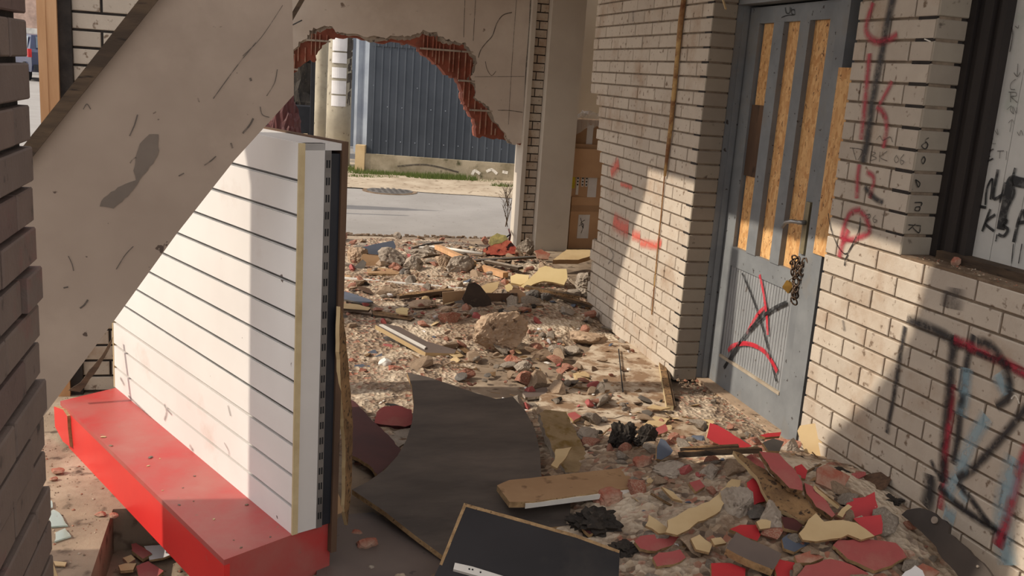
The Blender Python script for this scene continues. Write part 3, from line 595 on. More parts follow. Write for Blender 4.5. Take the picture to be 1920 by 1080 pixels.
# W2 paint
fW = lambda x, y: atx(x, y, 2.196)
strokes_on(fW, [([(1150, 412), (1165, 425), (1178, 430)], .10), ([(1185, 440), (1200, 445)], .06), ([(1160, 305), (1145, 325)], .08), ([(1200, 455), (1235, 462)], .05), ([(1232, 452), (1240, 458)], .05), ([(1163, 345), (1185, 352)], .03)], Vector((-1, 0, 0)), 'orange_red_graffiti', p_pink, w2)
strokes_on(fW, [([(1143, 465), (1150, 480), (1140, 495)], .02), ([(1187, 22), (1187, 40)], .03)], Vector((-1, 0, 0)), 'grey_scribble', p_smear, w2)
# window board writing
NB = Vector(rn); PB = RW(0, .160, 0)
fB = lambda x, y: atpl(x, y, PB, rn)
k1 = lambda L_: [(1720 + a_ / 3.375, 300 + b_ / 3.375) for a_, b_ in L_]
k2 = lambda L_: [(1760 + a_ / 3.6, b_ / 3.6) for a_, b_ in L_]
child_of(strokes_on(fB, [(k1(a_), w_) for a_, w_ in [([(355, 475), (365, 380), (387, 288)], .010), ([(382, 290), (435, 302)], .010), ([(410, 452), (460, 310)], .010), ([(492, 345), (430, 398), (485, 450)], .010), ([(535, 375), (565, 385), (545, 415), (572, 440), (545, 482), (512, 470)], .011), ([(495, 515), (505, 470)], .006), ([(608, 520), (640, 385), (670, 320), (690, 420)], .013), ([(635, 400), (690, 390)], .012), ([(595, 655), (608, 530)], .004), ([(640, 655), (662, 530)], .004), ([(395, 240), (410, 130)], .007), ([(430, 285), (440, 180), (475, 120), (462, 250)], .008), ([(510, 60), (480, 240), (545, 215)], .012), ([(555, 140), (520, 270)], .008), ([(620, 50), (600, 130), (612, 210), (570, 300)], .010), ([(440, 10), (480, -10)], .005)]], rn, 'black_lettering', p_blackh, None), win)
child_of(strokes_on(fB, [(k1([(690, 150), (640, 140), (592, 132), (575, 200), (560, 270), (540, 360), (525, 440)]), .034)], rn, 'thick_black_stroke', p_blackh, None), win)
child_of(strokes_on(fB, [(k2(a_), w_) for a_, w_ in [([(535, 430), (530, 515)], .004), ([(508, 490), (530, 517), (552, 488)], .004), ([(520, 535), (490, 560), (485, 600), (515, 605)], .004), ([(485, 620), (485, 690)], .004), ([(472, 622), (520, 625), (522, 648), (488, 652), (530, 692)], .004), ([(460, 740), (490, 715), (485, 745), (505, 770)], .003), ([(505, 770), (500, 720), (525, 765), (528, 725)], .003), ([(470, 830), (495, 808), (510, 835)], .003), ([(495, 810), (480, 890)], .003), ([(345, 940), (365, 935), (355, 965), (385, 970)], .004), ([(320, 1030), (370, 1005), (300, 1060), (350, 1055)], .004), ([(395, 1020), (440, 1018)], .004), ([(415, 1020), (410, 1070)], .004), ([(460, 1020), (455, 1080)], .003), ([(380, 880), (400, 910), (395, 870)], .003), ([(530, 890), (545, 915), (555, 880), (570, 915)], .003), ([(515, 175), (535, 190), (540, 170)], .003), ([(485, 170), (500, 230), (480, 350)], .006)]], rn, 'small_lettering', p_thin, None), win)
# rusty pipe stub on W2
pp = [atx(x, y, 2.185) for x, y in ((1283, -10), (1276, 40), (1270, 110), (1264, 170), (1258, 230), (1252, 280), (1246, 330))]
pp = [p + Vector((0, noise.noise(p * 9) * .01, 0)) for p in pp]
mb = MB(); mb.tube(pp, [.013, .015, .012, .013, .012, .011, .008], 10); tag(mb.build('foam_strip', m_rust, smooth=True), 'rusty yellow-brown strip running down the brick wall left of the door', 'strip')
mb = MB(); mb.tube([atx(1246, 330, 2.19), atx(1240, 400, 2.193), atx(1232, 480, 2.192), atx(1222, 590, 2.193)], .004, 6); tag(mb.build('rust_wire', m_rust), 'thin rust-stained wire continuing down the brick wall below the yellow-brown strip', 'wire')
# ------------------------------------------------------------------ fallen slab
sn = Vector((0.0, -1.0, -.12)).normalized(); sp0 = Vector((0, 2.72, 1.3))
def SL(x, y, off=0): return atpl(x, y, sp0 + sn * off, sn)
slab = empty('fallen_slab', Vector((-.9, 2.86, 0))); tag(slab, 'large plastered slab fallen diagonally across the left of the view', 'slab')
pts = [SL(270, 0), SL(548, -1), SL(549, 60), SL(551, 120), SL(551, 178), SL(440, 300), SL(330, 440), SL(215, 600), SL(88, 772)]
dd = (pts[-1] - pts[4]).normalized(); pts.append(pts[-1] + dd * ((.005 - pts[-1].z) / dd.z)); low = pts[-1].copy()
du = (SL(60, 265) - pts[0]).normalized(); q = SL(60, 265); q2 = q + du * ((.005 - q.z) / du.z); pts += [q2, q]
ext = [pts[0] + (pts[0] - SL(60, 265)).normalized() * .5, SL(548, -1) + Vector((0, 0, .45)) - sn * 0 + Vector((0, -.05, 0))]
e1 = pts[0] + (pts[0] - q).normalized() * .45; e2 = e1 + (pts[1] - pts[0])
poly = [pts[0], e1, Vector((pts[1].x, e1.y, e1.z))] + pts[1:10] + [q2, q]
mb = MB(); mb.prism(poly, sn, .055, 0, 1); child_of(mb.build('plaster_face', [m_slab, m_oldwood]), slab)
# edge batten along the upper edge
a0 = q2; a1 = e1; dv = (a1 - a0).normalized(); sv = sn.cross(dv).normalized()
if sv.z > 0: sv = -sv
mb = MB(); ww = .026
mb.prism(jag([a0 + sn * .022 - sv * .008, a1 + sn * .022 - sv * .008, a1 + sn * .022 + sv * ww, a0 + sn * .022 + sv * ww * .8], sn, .0015, .06, 3), sn, .022); child_of(mb.build('edge_batten', m_oldwood), slab)
patch = [(297, 252), (298, 283), (287, 307), (267, 330), (258, 345), (240, 368), (213, 391), (187, 387), (190, 377), (208, 360), (235, 345), (255, 338), (250, 320), (254, 295), (262, 270), (280, 252)]
mb = MB(); mb.prism(jag([SL(x, y, .0015) for x, y in patch], sn, .002, .01, 9), sn, .0012); o = child_of(mb.build('bare_patch', m_bare), slab); o['label'] = 'bare grey patch where the plaster has peeled'
cr = [([(258, 215), (252, 235), (243, 255)], .004), ([(480, 80), (455, 110), (425, 150), (400, 185)], .003), ([(250, 462), (240, 472), (232, 482), (218, 505)], .003), ([(128, 480), (135, 495), (138, 508)], .003), ([(119, 540), (128, 538)], .005), ([(150, 578), (158, 572), (165, 562)], .006), ([(488, 200), (492, 215), (505, 220)], .003), ([(383, 310), (395, 302), (405, 293)], .004), ([(455, 250), (468, 235), (475, 222)], .006), ([(433, 268), (436, 278)], .006), ([(255, 295), (248, 300), (244, 306)], .004), ([(469, 146), (471, 152)], .007), ([(156, 205), (163, 195), (170, 205)], .003), ([(530, 10), (490, 70), (455, 105)], .002), ([(95, 235), (103, 228)], .005), ([(335, 330), (345, 325)], .004), ([(520, 130), (515, 155), (500, 180)], .003)]
child_of(strokes_on(lambda x, y: SL(x, y, .003), cr, sn, 'scratch', p_thin, None), slab)
# broken lath seen below the slab
tagb = board('broken_lath', 'dark broken timber lath lying under the lower edge of the fallen slab', 'timber', [(212, 632), (190, 668), (150, 718), (128, 732), (150, 735), (178, 700), (208, 648)], (-.75, 4.0, .3), (.2, -1, .3), .02, [m_oldwood, m_oldwood], jg=.003)
# ------------------------------------------------------------------ display stand (slatwall on red plinth)
B0 = Vector((.101, 2.756, .17)); ud = Vector((-.442, .897, 0)).normalized(); nd = Vector((-.897, -.442, 0)).normalized()
MT = Matrix(((ud.x, -nd.x, 0, 0), (ud.y, -nd.y, 0, 0), (0, 0, 1, 0), (0, 0, 0, 1)))   # local x: along, local y: backwards, z up
st = empty('display_stand', B0); st.rotation_euler = (0, 0, 0); tag(st, 'white slatted display stand on a long red plinth standing in the debris', 'display stand')
st.matrix_world = Matrix.Translation(B0) @ MT
def SB(name, boxes, mats, label=None):
    mb = MB()
    for b_ in boxes: mb.box(b_[0], b_[1], None, b_[2] if len(b_) > 2 else 0)
    o = mb.build(name, mats); o.parent = st
    if label: o['label'] = label
    return o
PL = 1.60; HT = 1.20
def slat_x_top(): return None
mb = MB(); pitch = .1; z = .03; prev = 0.0; zt = HT
gz = [.087 + i * .1 for i in range(11)]
for i in range(len(gz) + 1):
    a_ = 0 if i == 0 else gz[i - 1] + .011; b_ = gz[i] if i < len(gz) else HT
    if b_ - a_ > .01: mb.box((.004, 0, a_), (PL - .004, .016, b_))
mb.build('slat_panel', m_white, st)
mb = MB()
for g_ in gz: mb.box((.004, .011, g_ - .004), (PL - .004, .017, g_ + .015), None, 0)
mb.build('slat_groove', m_steel, st)
mb = MB()
for g_ in gz[3:]: mb.box((.004, .002, g_ + .0005), (PL - .004, .012, g_ + .004), None, 0)
mb.build('groove_rail', m_alu, st)
SB('edge_strip', [((-.003, -.002, 0), (.004, .017, HT))], [m_cream]); SB('edge_strip', [((PL - .004, -.002, 0), (PL + .004, .017, HT))], [m_cream])
SB('side_panel', [((0, .018, -.0), (.02, .082, HT))], [m_whitep])
SB('top_panel', [((0, .018, HT - .02), (PL, .15, HT))], [m_whitep])
o = SB('slotted_upright', [((-.002, .082, .0), (.03, .102, HT - .02))], [m_steel])
for i in range(23):
    for yy in (.086, .094): SB('upright_slot', [((-.0035, yy, .03 + i * .05), (-.0018, yy + .004, .052 + i * .05))], [m_black])
SB('dark_gap_fill', [((.006, .102, 0), (PL, .136, HT - .03))], [m_navy])  # solid dark box painted in for the shaded gap behind the upright
SB('far_upright', [((PL - .03, .05, 0), (PL, .10, HT))], [m_steel])
SB('back_board', [((-.004, .136, -.1), (PL, .156, HT + .005))], [m_brownwood])
sp_ = lambda x, y: inv0 @ atpl(x, y, B0 + nd * .003, nd)
inv0 = st.matrix_world.inverted(); ln_ = Vector((0, -1, 0))
ribbon([([sp_(x, y) for x, y in L_], w_) for L_, w_ in (([(308, 758), (312, 772), (308, 788)], .02), ([(313, 768), (322, 778)], .012), ([(427, 760), (432, 780)], .012), ([(420, 830), (428, 845), (429, 856)], .008), ([(233, 722), (225, 708)], .02), ([(240, 742), (300, 800), (380, 872), (470, 950)], .014), ([(355, 835), (362, 845)], .02))], ln_, 'dirt_smear', p_smear, st)
# plinth
pl_ = MB(); A_ = [atz(110, 755, .17), atz(420, 1050, .17), atz(618, 978, .17), Vector((0, 0, 0)), ]
fr_l = Vector(atz(113, 752, .17)); fr_r = atz(420, 1050, .17); en_r = atz(620, 976, .17); bk_l = B0 + ud * 1.62 - nd * .155
bk_l2 = Vector((bk_l.x, bk_l.y, .17))
top = [fr_l, fr_r, en_r, bk_l2]; inv = st.matrix_world.inverted()
topl = [inv @ p for p in top]
pl_.prism(topl, Vector((0, 0, 1)), .018); pl_.build('plinth_top', m_red, st)
def plate(name, p, q_, z0, z1, th, mat, outward):
    p = Vector((p.x, p.y, 0)); q_ = Vector((q_.x, q_.y, 0)); n_ = outward.normalized(); mb = MB()
    mb.prism([inv @ (p + Vector((0, 0, z0))), inv @ (q_ + Vector((0, 0, z0))), inv @ (q_ + Vector((0, 0, z1))), inv @ (p + Vector((0, 0, z1)))], (inv.to_3x3() @ n_), th); return mb.build(name, mat, st)
fd = (fr_r - fr_l); fd.z = 0; fn = Vector((-abs(fd.y), -fd.x, 0)).normalized()
plate('plinth_front', fr_l.lerp(fr_r, .06), fr_r, .0, .152, .018, m_redfront, fn)
ed_ = en_r - fr_r; en_n = Vector((ed_.y, -ed_.x, 0)).normalized()
plate('plinth_end', fr_r + ed_ * .02, en_r, .0, .152, .018, m_red, en_n)
# snapped-off left end of the front
mb = MB(); q0 = [atpl(x, y, Vector((fr_l.x, fr_l.y, 0)) + fn * .012, fn) for x, y in ((101, 762), (118, 768), (126, 780), (127, 800), (131, 838), (118, 828), (103, 800))]
mb.prism([inv @ p for p in q0], inv.to_3x3() @ fn, .016, 0, 1); mb.build('broken_front_piece', [m_redfront, m_chip], st)
# things around the stand
board('osb_board', 'splintered plywood strip standing on edge behind the display stand', 'plywood', [(638, 575), (645, 600), (655, 700), (662, 800), (660, 900), (652, 985), (646, 960), (648, 850), (642, 760), (636, 660)], (.30, 2.95, 0), (.9, -.4, 0), .012, [m_splint, m_creamb], jg=.004)
board('torn_board', 'torn tan board corner under the right end of the display stand', 'board', [(600, 955), (612, 930), (622, 905), (634, 925), (645, 950), (640, 962), (622, 968), (602, 975)], (.27, 2.86, .1), (.3, -1, .3), .008, [m_tan, m_chip], jg=.005)
# ------------------------------------------------------------------ pit debris / left ledge
def Pz(px, py, z): return atz(px, py, z)
def flat(name, label, cat, pxs, z, th, mats, jg=.003, nrm=(0, 0, 1)):
    c0 = pxs[0]; p0 = atz(sum(p[0] for p in pxs) / len(pxs), sum(p[1] for p in pxs) / len(pxs), z)
    return board(name, label, cat, pxs, tuple(p0), nrm, th, mats, jg, step=.02)
flat('glass_shard', 'larger pale green glass shard on the concrete ledge by the near left pier', 'glass', [(88, 962), (100, 955), (112, 962), (127, 985), (95, 987)], .008, .005, m_glass)
flat('glass_shard', 'pale green glass shard lowest on the concrete ledge by the near left pier', 'glass', [(104, 998), (122, 990), (133, 1005), (102, 1015)], .008, .005, m_glass)
flat('glass_shard', 'small clear glass splinter highest on the ledge, beside the near left pier', 'glass', [(88, 940), (97, 938), (99, 950), (88, 956)], .008, .005, m_glass)
flat('glass_shard', 'green glass sliver right under the front of the red plinth', 'glass', [(186, 890), (200, 893), (208, 903), (193, 900)], .006, .005, m_glass)
for i, (bx, lb) in enumerate([((96, 880, 120, 893), 'flat orange brick chip highest on the concrete ledge by the near left pier'), ((93, 895, 108, 904), 'small orange brick chip just below the highest chip on the left ledge'), ((177, 961, 198, 971), 'small red brick stick on the ledge below the red plinth'), ((205, 962, 222, 976), 'crumbling red brick bit at the edge of the pit below the red plinth')]):
    rock('brick_chip', lb, 'brick chip', bx, m_redbrick, 40 + i, sub=2)
flat('red_shard', 'dark pink board shard in the pit, upper of two below the red plinth', 'board shard', [(246, 1020), (255, 1018), (285, 1038), (268, 1048), (247, 1032)], -.13, .012, [m_rshard, m_chip])
flat('white_shard', 'pale lilac torn board shard in the pit below the red plinth', 'board shard', [(270, 1024), (310, 1020), (332, 1034), (305, 1046), (280, 1050)], -.135, .008, [m_paper, m_chip])
flat('red_shard', 'dark pink board shard lowest in the pit at the bottom edge', 'board shard', [(255, 1062), (278, 1052), (307, 1070), (290, 1085), (262, 1085)], -.13, .012, [m_rshard, m_chip])
flat('plaster_piece', 'small cream and red plaster piece at the left in the pit', 'plaster', [(230, 1046), (246, 1040), (254, 1048), (240, 1056)], -.13, .012, [m_creamb, m_redbrick])
flat('plaster_piece', 'cream plaster flake beside the lowest pink shard in the pit', 'plaster', [(222, 1060), (235, 1056), (256, 1056), (250, 1068), (226, 1070)], -.13, .01, [m_creamb, m_chip])
flat('cardboard_scrap', 'small cream scrap on the concrete ledge near the bottom left corner', 'scrap', [(100, 1052), (125, 1054), (122, 1061), (104, 1060)], .006, .004, [m_creamb, m_chip])
board('wood_splinter', 'thin light wood splinter leaning against the near left pier', 'splinter', [(89, 1037), (93, 1037), (110, 1085), (100, 1085)], (-.58, 2.85, .03), (.2, -1, .2), .01, [m_creamb, m_chip], jg=0)
# scraps lying on the plinth top
for i, (x, y, s_) in enumerate([(194, 820, 7), (282, 858, 8), (208, 836, 6), (278, 874, 5), (336, 947, 5), (463, 947, 6), (401, 974, 5), (365, 893, 4), (452, 1027, 5), (300, 860, 3), (343, 915, 3), (363, 940, 3), (305, 920, 3), (507, 1007, 4), (438, 1013, 3)]):
    p = atz(x, y, .17); me = rock_mesh('plinth_crumb', 70 + i, 5, .3, 2); o = link('debris_crumb', me, [m_creamb, m_conc, m_conct][i % 3]); k = s_ / F * (p - OC).length * .5
    o.scale = (k * 1.4, k * .9, k * .4); o.rotation_euler = (0, 0, i * 1.3); o.location = p + Vector((0, 0, k * .25)); tag(o, ('cream', 'grey', 'tan')[i % 3] + (' larger' if s_ > 5 else ' tiny') + ' crumb on the red plinth top, ' + ('left end' if x < 270 else 'middle' if x < 360 else 'right end') + (' near its front edge' if y > 820 + (x - 110) * .9 - 60 else ' near the slatted panel'), 'crumb', 'crumbs on the red plinth')
# ------------------------------------------------------------------ the large boards in front
board('floor_panel', 'dusty brown-grey board lying flat at the bottom edge, right of the red plinth', 'board', [(618, 990), (640, 965), (700, 960), (760, 1000), (880, 1090), (880, 1180), (560, 1180), (590, 1085)], (.45, 2.8, .012), (0, 0, 1), .01, [m_greyboard, m_chip], jg=.002)
bb = board('curved_board', 'large dark board with a concave curved left side lying in the middle foreground', 'board', [(763, 698), (800, 706), (892, 737), (930, 748), (962, 744), (985, 770), (1003, 805), (1012, 845), (1015, 890), (1018, 905), (1070, 940), (1068, 985), (1000, 992), (900, 1020), (832, 1043), (780, 1005), (720, 958), (660, 918), (690, 903), (722, 880), (745, 855), (762, 825), (773, 790), (776, 755), (772, 722)], (.85, 3.35, .10), (-.02, -.10, 1), .02, [m_bigboard, m_chip], jg=0)
board('maroon_board', 'dark maroon board lying left of the large curved board', 'board', [(650, 745), (664, 752), (700, 790), (728, 815), (752, 845), (735, 868), (708, 890), (690, 870), (655, 850), (652, 800)], (.55, 3.8, .05), (0, 0, 1), .015, [m_maroon, m_chip], jg=.003)
fb_ = empty('front_board', (.75, 2.75, 0)); tag(fb_, 'near-black laminated board with a cream edge at the bottom centre', 'board')
fn_ = Vector((-.05, -.55, 1)).normalized(); fp = Vector((.62, 2.72, .17))
q = [atpl(x, y, fp, fn_) for x, y in ((870, 943), (985, 975), (1080, 1002), (1162, 1032), (1160, 1085), (1150, 1150), (780, 1150), (825, 1058), (848, 1000))]
mb = MB(); mb.prism(q, fn_, .018, 0, 1); child_of(mb.build('panel', [m_blackboard, m_chip]), fb_)
mb = MB(); q2_ = [atpl(x, y, fp + fn_ * .001, fn_) for x, y in ((870, 943), (985, 975), (1080, 1002), (1162, 1032), (1161, 1037), (1080, 1008), (985, 981), (874, 950), (853, 1000), (829, 1060), (824, 1058), (847, 1000))]
mb.prism(jag(q2_, fn_, .0006, .03, 4), fn_, .002); child_of(mb.build('edge_strip', m_chip), fb_)
q = [atpl(x, y, fp + fn_ * .012, fn_) for x, y in ((853, 1055), (885, 1062), (950, 1082), (990, 1094), (985, 1104), (850, 1067))]
mb = MB(); mb.prism(q, fn_, .014); child_of(mb.build('metal_runner', m_plastic), fb_)
mb = MB()
for x, y in ((880, 1067), (886, 1068), (901, 1073)):
    c_ = atpl(x, y, fp + fn_ * .0125, fn_); mb.cyl(c_ - fn_ * .001, c_ + fn_ * .001, .0028, n=10)
child_of(mb.build('screw_hole', m_black), fb_)
# tan plank
def beam(name, label, cat, p0, p1, wd, th, mats, roll=0, parent=None, jg=.0):
    """straight timber between two points: length p0-p1, width wd, thickness th"""
    p0 = Vector(p0); p1 = Vector(p1); d = (p1 - p0); L = d.length; d.normalize(); up = Vector((0, 0, 1)); s_ = d.cross(up).normalized(); u_ = s_.cross(d).normalized()
    if roll:
        qn = Quaternion(d, roll); s_ = qn @ s_; u_ = qn @ u_
    c = (p0 + p1) / 2; rnd = random.Random(int(p0.x * 1000)); N = max(2, min(12, int(L / .05)))
    mb = MB(); rows = []
    for i in range(N + 1):
        t_ = i / N - .5; q = d * L * t_; j = lambda: rnd.uniform(-jg, jg)
        k = len(mb.v); sk = (rnd.uniform(-.02, .02) if i in (0, N) and jg else 0)
        for a_, b_ in ((-.5, -.5), (.5, -.5), (.5, .5), (-.5, .5)): mb.v.append(tuple(q + d * sk * a_ * 2 + s_ * (a_ * wd + j()) + u_ * (b_ * th + j() * .5)))
        rows.append(k)
    for i in range(N):
        for e in range(4):
            f = [rows[i] + e, rows[i] + (e + 1) % 4, rows[i + 1] + (e + 1) % 4, rows[i + 1] + e]; mb.f.append(f[::-1]); mb.mi.append(0 if e in (0, 2) else 1)
    mb.f.append([rows[0] + e for e in range(4)]); mb.mi.append(1); mb.f.append([rows[-1] + e for e in (3, 2, 1, 0)]); mb.mi.append(1)
    o = mb.build(name, mats if isinstance(mats, list) else [mats, mats], parent); o.location = c
    if not parent: tag(o, label, cat)
    return o
tp = empty('tan_plank', P(1080, 930)); tag(tp, 'tan veneered plank with a broken left end lying across the dark board', 'plank')
zt_ = .135; q = [atz(x, y, zt_) for x, y in ((932, 910), (955, 900), (1200, 874), (1224, 908), (1000, 940), (955, 941))]
mb = MB(); mb.prism(jag(q, Vector((0, 0, 1)), .002, .03, 6), Vector((0, 0, 1)), .022, 0, 1); child_of(mb.build('veneer', [m_tan, m_chip]), tp)
q = [atz(x, y, zt_ - .006) for x, y in ((985, 941), (1224, 909), (1221, 915), (985, 945))]
mb = MB(); mb.prism(q, Vector((0, 0, 1)), .018); child_of(mb.build('white_lipping', m_plastic), tp)
# ------------------------------------------------------------------ named debris
UP = (0, 0, 1)
# mid floor plate with dusty white surface and its timber edge
board('dusty_floor_plate', 'white-dusted floor plate beside the brick corner, left of the door', 'floor plate', [(1120, 640), (1226, 640), (1232, 660), (1255, 770), (1000, 800), (1015, 740), (1060, 700)], (1.95, 4.9, .032), UP, .03, [m_dustfl, m_conc], jg=.012)
board('dusty_floor_plate', 'white-dusted floor plate in front of the first, partly under fragments', 'floor plate', [(1015, 745), (1100, 752), (1258, 775), (1330, 800), (1300, 850), (1180, 830), (1080, 800)], (1.75, 4.1, .028), UP, .03, [m_dustfl, m_conc], jg=.012)
beam('timber_strip', 'straight grey timber strip along the right edge of the white-dusted floor', 'timber', atz(1234, 645, .045), atz(1256, 765, .045), .035, .025, [m_splint, m_cream])
beam('timber_strip', 'second thinner timber strip lying against the first near the brick corner', 'timber', atz(1245, 660, .03), atz(1264, 768, .03), .012, .04, [m_oldwood, m_oldwood])
beam('black_rod', 'thin dark metal rod lying across the white-dusted floor', 'rod', P(1160, 655, .045), P(1168, 735, .045), .006, .006, [m_black, m_black])
rk = rock
rk('concrete_block', 'large tan broken concrete block in the middle of the rubble', 'concrete', (884, 598, 990, 676), m_conct, 3, cuts=11, flat=1.1, yd=.6, sub=5, amp=.2, rz=.1)
rk('stone_slab', 'flat dark-topped slab of render right of the large concrete block', 'slab', (1072, 612, 1146, 660), m_conct, 8, cuts=6, flat=.55, yd=.8, sub=4)
rk('concrete_chunk', 'pale rounded concrete chunk below the blue-grey board', 'concrete', (711, 474, 762, 512), m_conc, 12)
rk('concrete_chunk', 'small round concrete chunk right of the pale one, in front of the others', 'concrete', (759, 486, 794, 518), m_conc, 14)
rk('concrete_chunk', 'long grey concrete chunk behind the small round one', 'concrete', (764, 470, 822, 492), m_conc, 15, flat=.8)
rk('concrete_chunk', 'tan stone chunk at the left beside the dark display edge', 'concrete', (654, 472, 690, 505), m_conct, 16)
rk('concrete_chunk', 'jagged grey concrete chunk under the orange batten', 'concrete', (838, 488, 888, 522), m_conc, 17, rz=.6)
rk('concrete_chunk', 'pinkish concrete chunk touching the left of the jagged grey chunk', 'concrete', (818, 485, 848, 508), m_conct, 18)
rk('concrete_chunk', 'grey boulder right of the pale yellow sheet against the brick wall', 'concrete', (1080, 512, 1122, 560), m_conc, 19)
rk('concrete_chunk', 'smaller grey boulder in front of the one beside the brick wall', 'concrete', (1076, 540, 1112, 568), m_conc, 20)
rk('concrete_chunk', 'dark grey rock in front of the yellow sheet, left of a pair', 'rock', (982, 545, 1014, 570), m_gplastic, 21)
rk('concrete_chunk', 'dark grey rock in front of the yellow sheet, right of a pair', 'rock', (1012, 550, 1036, 572), m_gplastic, 22)
rk('concrete_lump', 'upright grey lump of mortar at the foot of the brick column', 'mortar', (971, 455, 1003, 488), m_conc, 23)
rk('concrete_chunk', 'white-dusted stone in front of the tan insulation piece', 'stone', (1080, 806, 1136, 842), m_conc, 24, rz=.5)
rk('concrete_chunk', 'rough pale concrete chunk at the right end of the tan plank', 'concrete', (1226, 862, 1315, 905), m_conc, 25, flat=.7)
rk('concrete_chunk', 'grey concrete lump just right of the chunk by the tan plank', 'concrete', (1313, 870, 1352, 912), m_conc, 26)
rk('concrete_chunk', 'long knobbly concrete stick standing among red shards', 'concrete', (1345, 912, 1412, 992), m_conc, 27, rz=-.9, yd=.5)
rk('concrete_chunk', 'grey cone-shaped concrete lump right of the long knobbly one', 'concrete', (1415, 940, 1475, 1025), m_conc, 28, yd=.7)
rk('concrete_chunk', 'grey-brown stone left of the big cream shard by the brick wall', 'stone', (1462, 822, 1502, 868), m_conc, 29)
rk('white_stone', 'smooth white stone beside a red tile left of centre', 'stone', (709, 674, 735, 700), m_plastic, 30, fine=.01, cuts=3)
rk('red_tile_piece', 'chunky red tile piece right of the smooth white stone', 'tile', (727, 683, 757, 706), m_redbrick, 31, cuts=10, flat=.7)
rk('brick_piece', 'small orange brick piece left of the smooth white stone', 'brick piece', (672, 692, 690, 706), m_redbrick, 32)
rk('brick_piece', 'pale pink brick piece at the far left edge behind the display stand', 'brick piece', (652, 672, 672, 690), m_redbrick, 33)
rk('brick_piece', 'terracotta piece in front of the large concrete block', 'brick piece', (944, 668, 985, 695), m_redbrick, 34, rz=.4)
rk('brick_piece', 'small upright terracotta cube right of the piece under the large block', 'brick piece', (982, 676, 1000, 694), m_redbrick, 35, cuts=12)
rk('mortar_lump', 'whitish mortar lump right of the large concrete block', 'mortar', (1028, 648, 1062, 676), m_conc, 36)
rk('mortar_lump', 'twin white mortar lump in the middle of the white-dusted floor edge', 'mortar', (1055, 652, 1096, 672), m_conc, 37)
rk('mortar_lump', 'grey lump on the dusty floor near the thin dark rod', 'mortar', (1158, 636, 1176, 656), m_conc, 38)
rk('mortar_lump', 'grey pebble lump nearest the brick corner on the dusty floor', 'mortar', (1182, 632, 1202, 655), m_conc, 39)
rk('mortar_lump', 'rounded pale lump below the terracotta pieces under the large block', 'mortar', (962, 678, 1000, 706), m_conc, 50)
rk('red_brick_chip', 'orange brick shard with a pale base at the bottom left of the curved board', 'brick chip', (668, 1005, 710, 1038), m_redbrick, 51, flat=.7)
rk('red_brick_chip', 'small red chip just above the orange brick shard by the curved board', 'brick chip', (652, 994, 684, 1010), m_redbrick, 52, flat=.7)
rk('pebble', 'single grey pebble on the brown-grey board at the bottom', 'pebble', (690, 1060, 704, 1074), m_conc, 53)
rk('charred_lump', 'black charred clump left of the blue-grey shard', 'charred debris', (1140, 792, 1200, 860), m_char, 54, amp=.7, fine=.35, cuts=2)
rk('charred_lump', 'smaller black charred clump right of the first, beside the blue-grey shard', 'charred debris', (1190, 796, 1236, 858), m_char, 55, amp=.7, fine=.3, cuts=2)
rk('soil_lump', 'large dark clod of soil and cloth right of the near-black board', 'soil', (1068, 940, 1185, 1025), m_char, 56, amp=.6, fine=.3, cuts=3, flat=.6)
rk('soil_lump', 'dark crumbling clod at the right end of the near-black board', 'soil', (1140, 1010, 1210, 1062), m_char, 57, amp=.6, fine=.3, cuts=3, flat=.6)
rk('brick_piece', 'reddish hollow brick fragment below the tan plank', 'brick piece', (1112, 915, 1176, 962), m_redbrick, 58, cuts=10, flat=.8)
rk('brick_piece', 'rosy brick lump left of the concrete chunk at the plank end', 'brick piece', (1186, 858, 1226, 888), m_redbrick, 59)
rk('ash_block', 'row of grey dusty block pieces on the far side of the large concrete block', 'block', (952, 570, 1000, 592), m_conc, 60, cuts=12)
rk('brick_piece', 'pinkish block piece left of centre in front of the tan planks', 'brick piece', (826, 576, 850, 592), m_conct, 61)
rk('brick_piece', 'low pinkish masonry lump behind the chipboard shelf', 'brick piece', (764, 562, 822, 582), m_conct, 62, flat=.7)
rk('grey_lump', 'grey clod just left of the dark bent sheet', 'stone', (745, 690, 758, 700), m_conc, 63)
# far pile
bd = board
bd('blue_grey_board', 'curved blue-grey board lying at the back near the road', 'board', [(643, 472), (672, 466), (700, 458), (738, 451), (742, 462), (738, 474), (720, 479), (690, 476), (665, 469)], (700, 478), (.0, -.75, .65), .012, [m_slate, m_chip], jg=0, dz=.05)
bd('tan_board', 'tan panel below the curved blue-grey board', 'board', [(680, 476), (700, 479), (718, 480), (712, 500), (690, 500), (676, 494)], (697, 498), (0, -.8, .5), .015, [m_tan, m_chip], dz=.02)
bd('plastic_channel', 'dark curved plastic gutter piece left of the pale concrete chunk', 'gutter', [(652, 508), (668, 497), (680, 486), (687, 492), (682, 505), (668, 511)], (670, 508), (0, -.6, .8), .008, [m_gplastic, m_black], jg=0, dz=.02)
bd('cream_board', 'sunlit tan board in front of the pale concrete chunk', 'board', [(688, 504), (715, 502), (762, 508), (745, 514), (690, 512)], (720, 508), UP, .015, [m_tan, m_chip])
bm_ = beam
bm_('batten', 'light orange wooden batten lying diagonally over white plastic', 'batten', P(820, 463, .07), P(866, 484, .07), .05, .035, [m_timber, m_timber])
bm_('batten', 'orange wooden batten left of the pale yellow sheet', 'batten', P(898, 500, .05), P(948, 516, .05), .05, .04, [m_timber, m_timber])
bm_('batten', 'short light batten end beside the grey concrete chunk', 'batten', P(868, 483, .06), P(888, 494, .05), .05, .03, [m_timber, m_creamb])
bm_('plastic_strip', 'long white plastic strip lying across the rubble on the left', 'strip', P(642, 521, .02), P(868, 541, .02), .03, .012, [m_plastic, m_plastic])
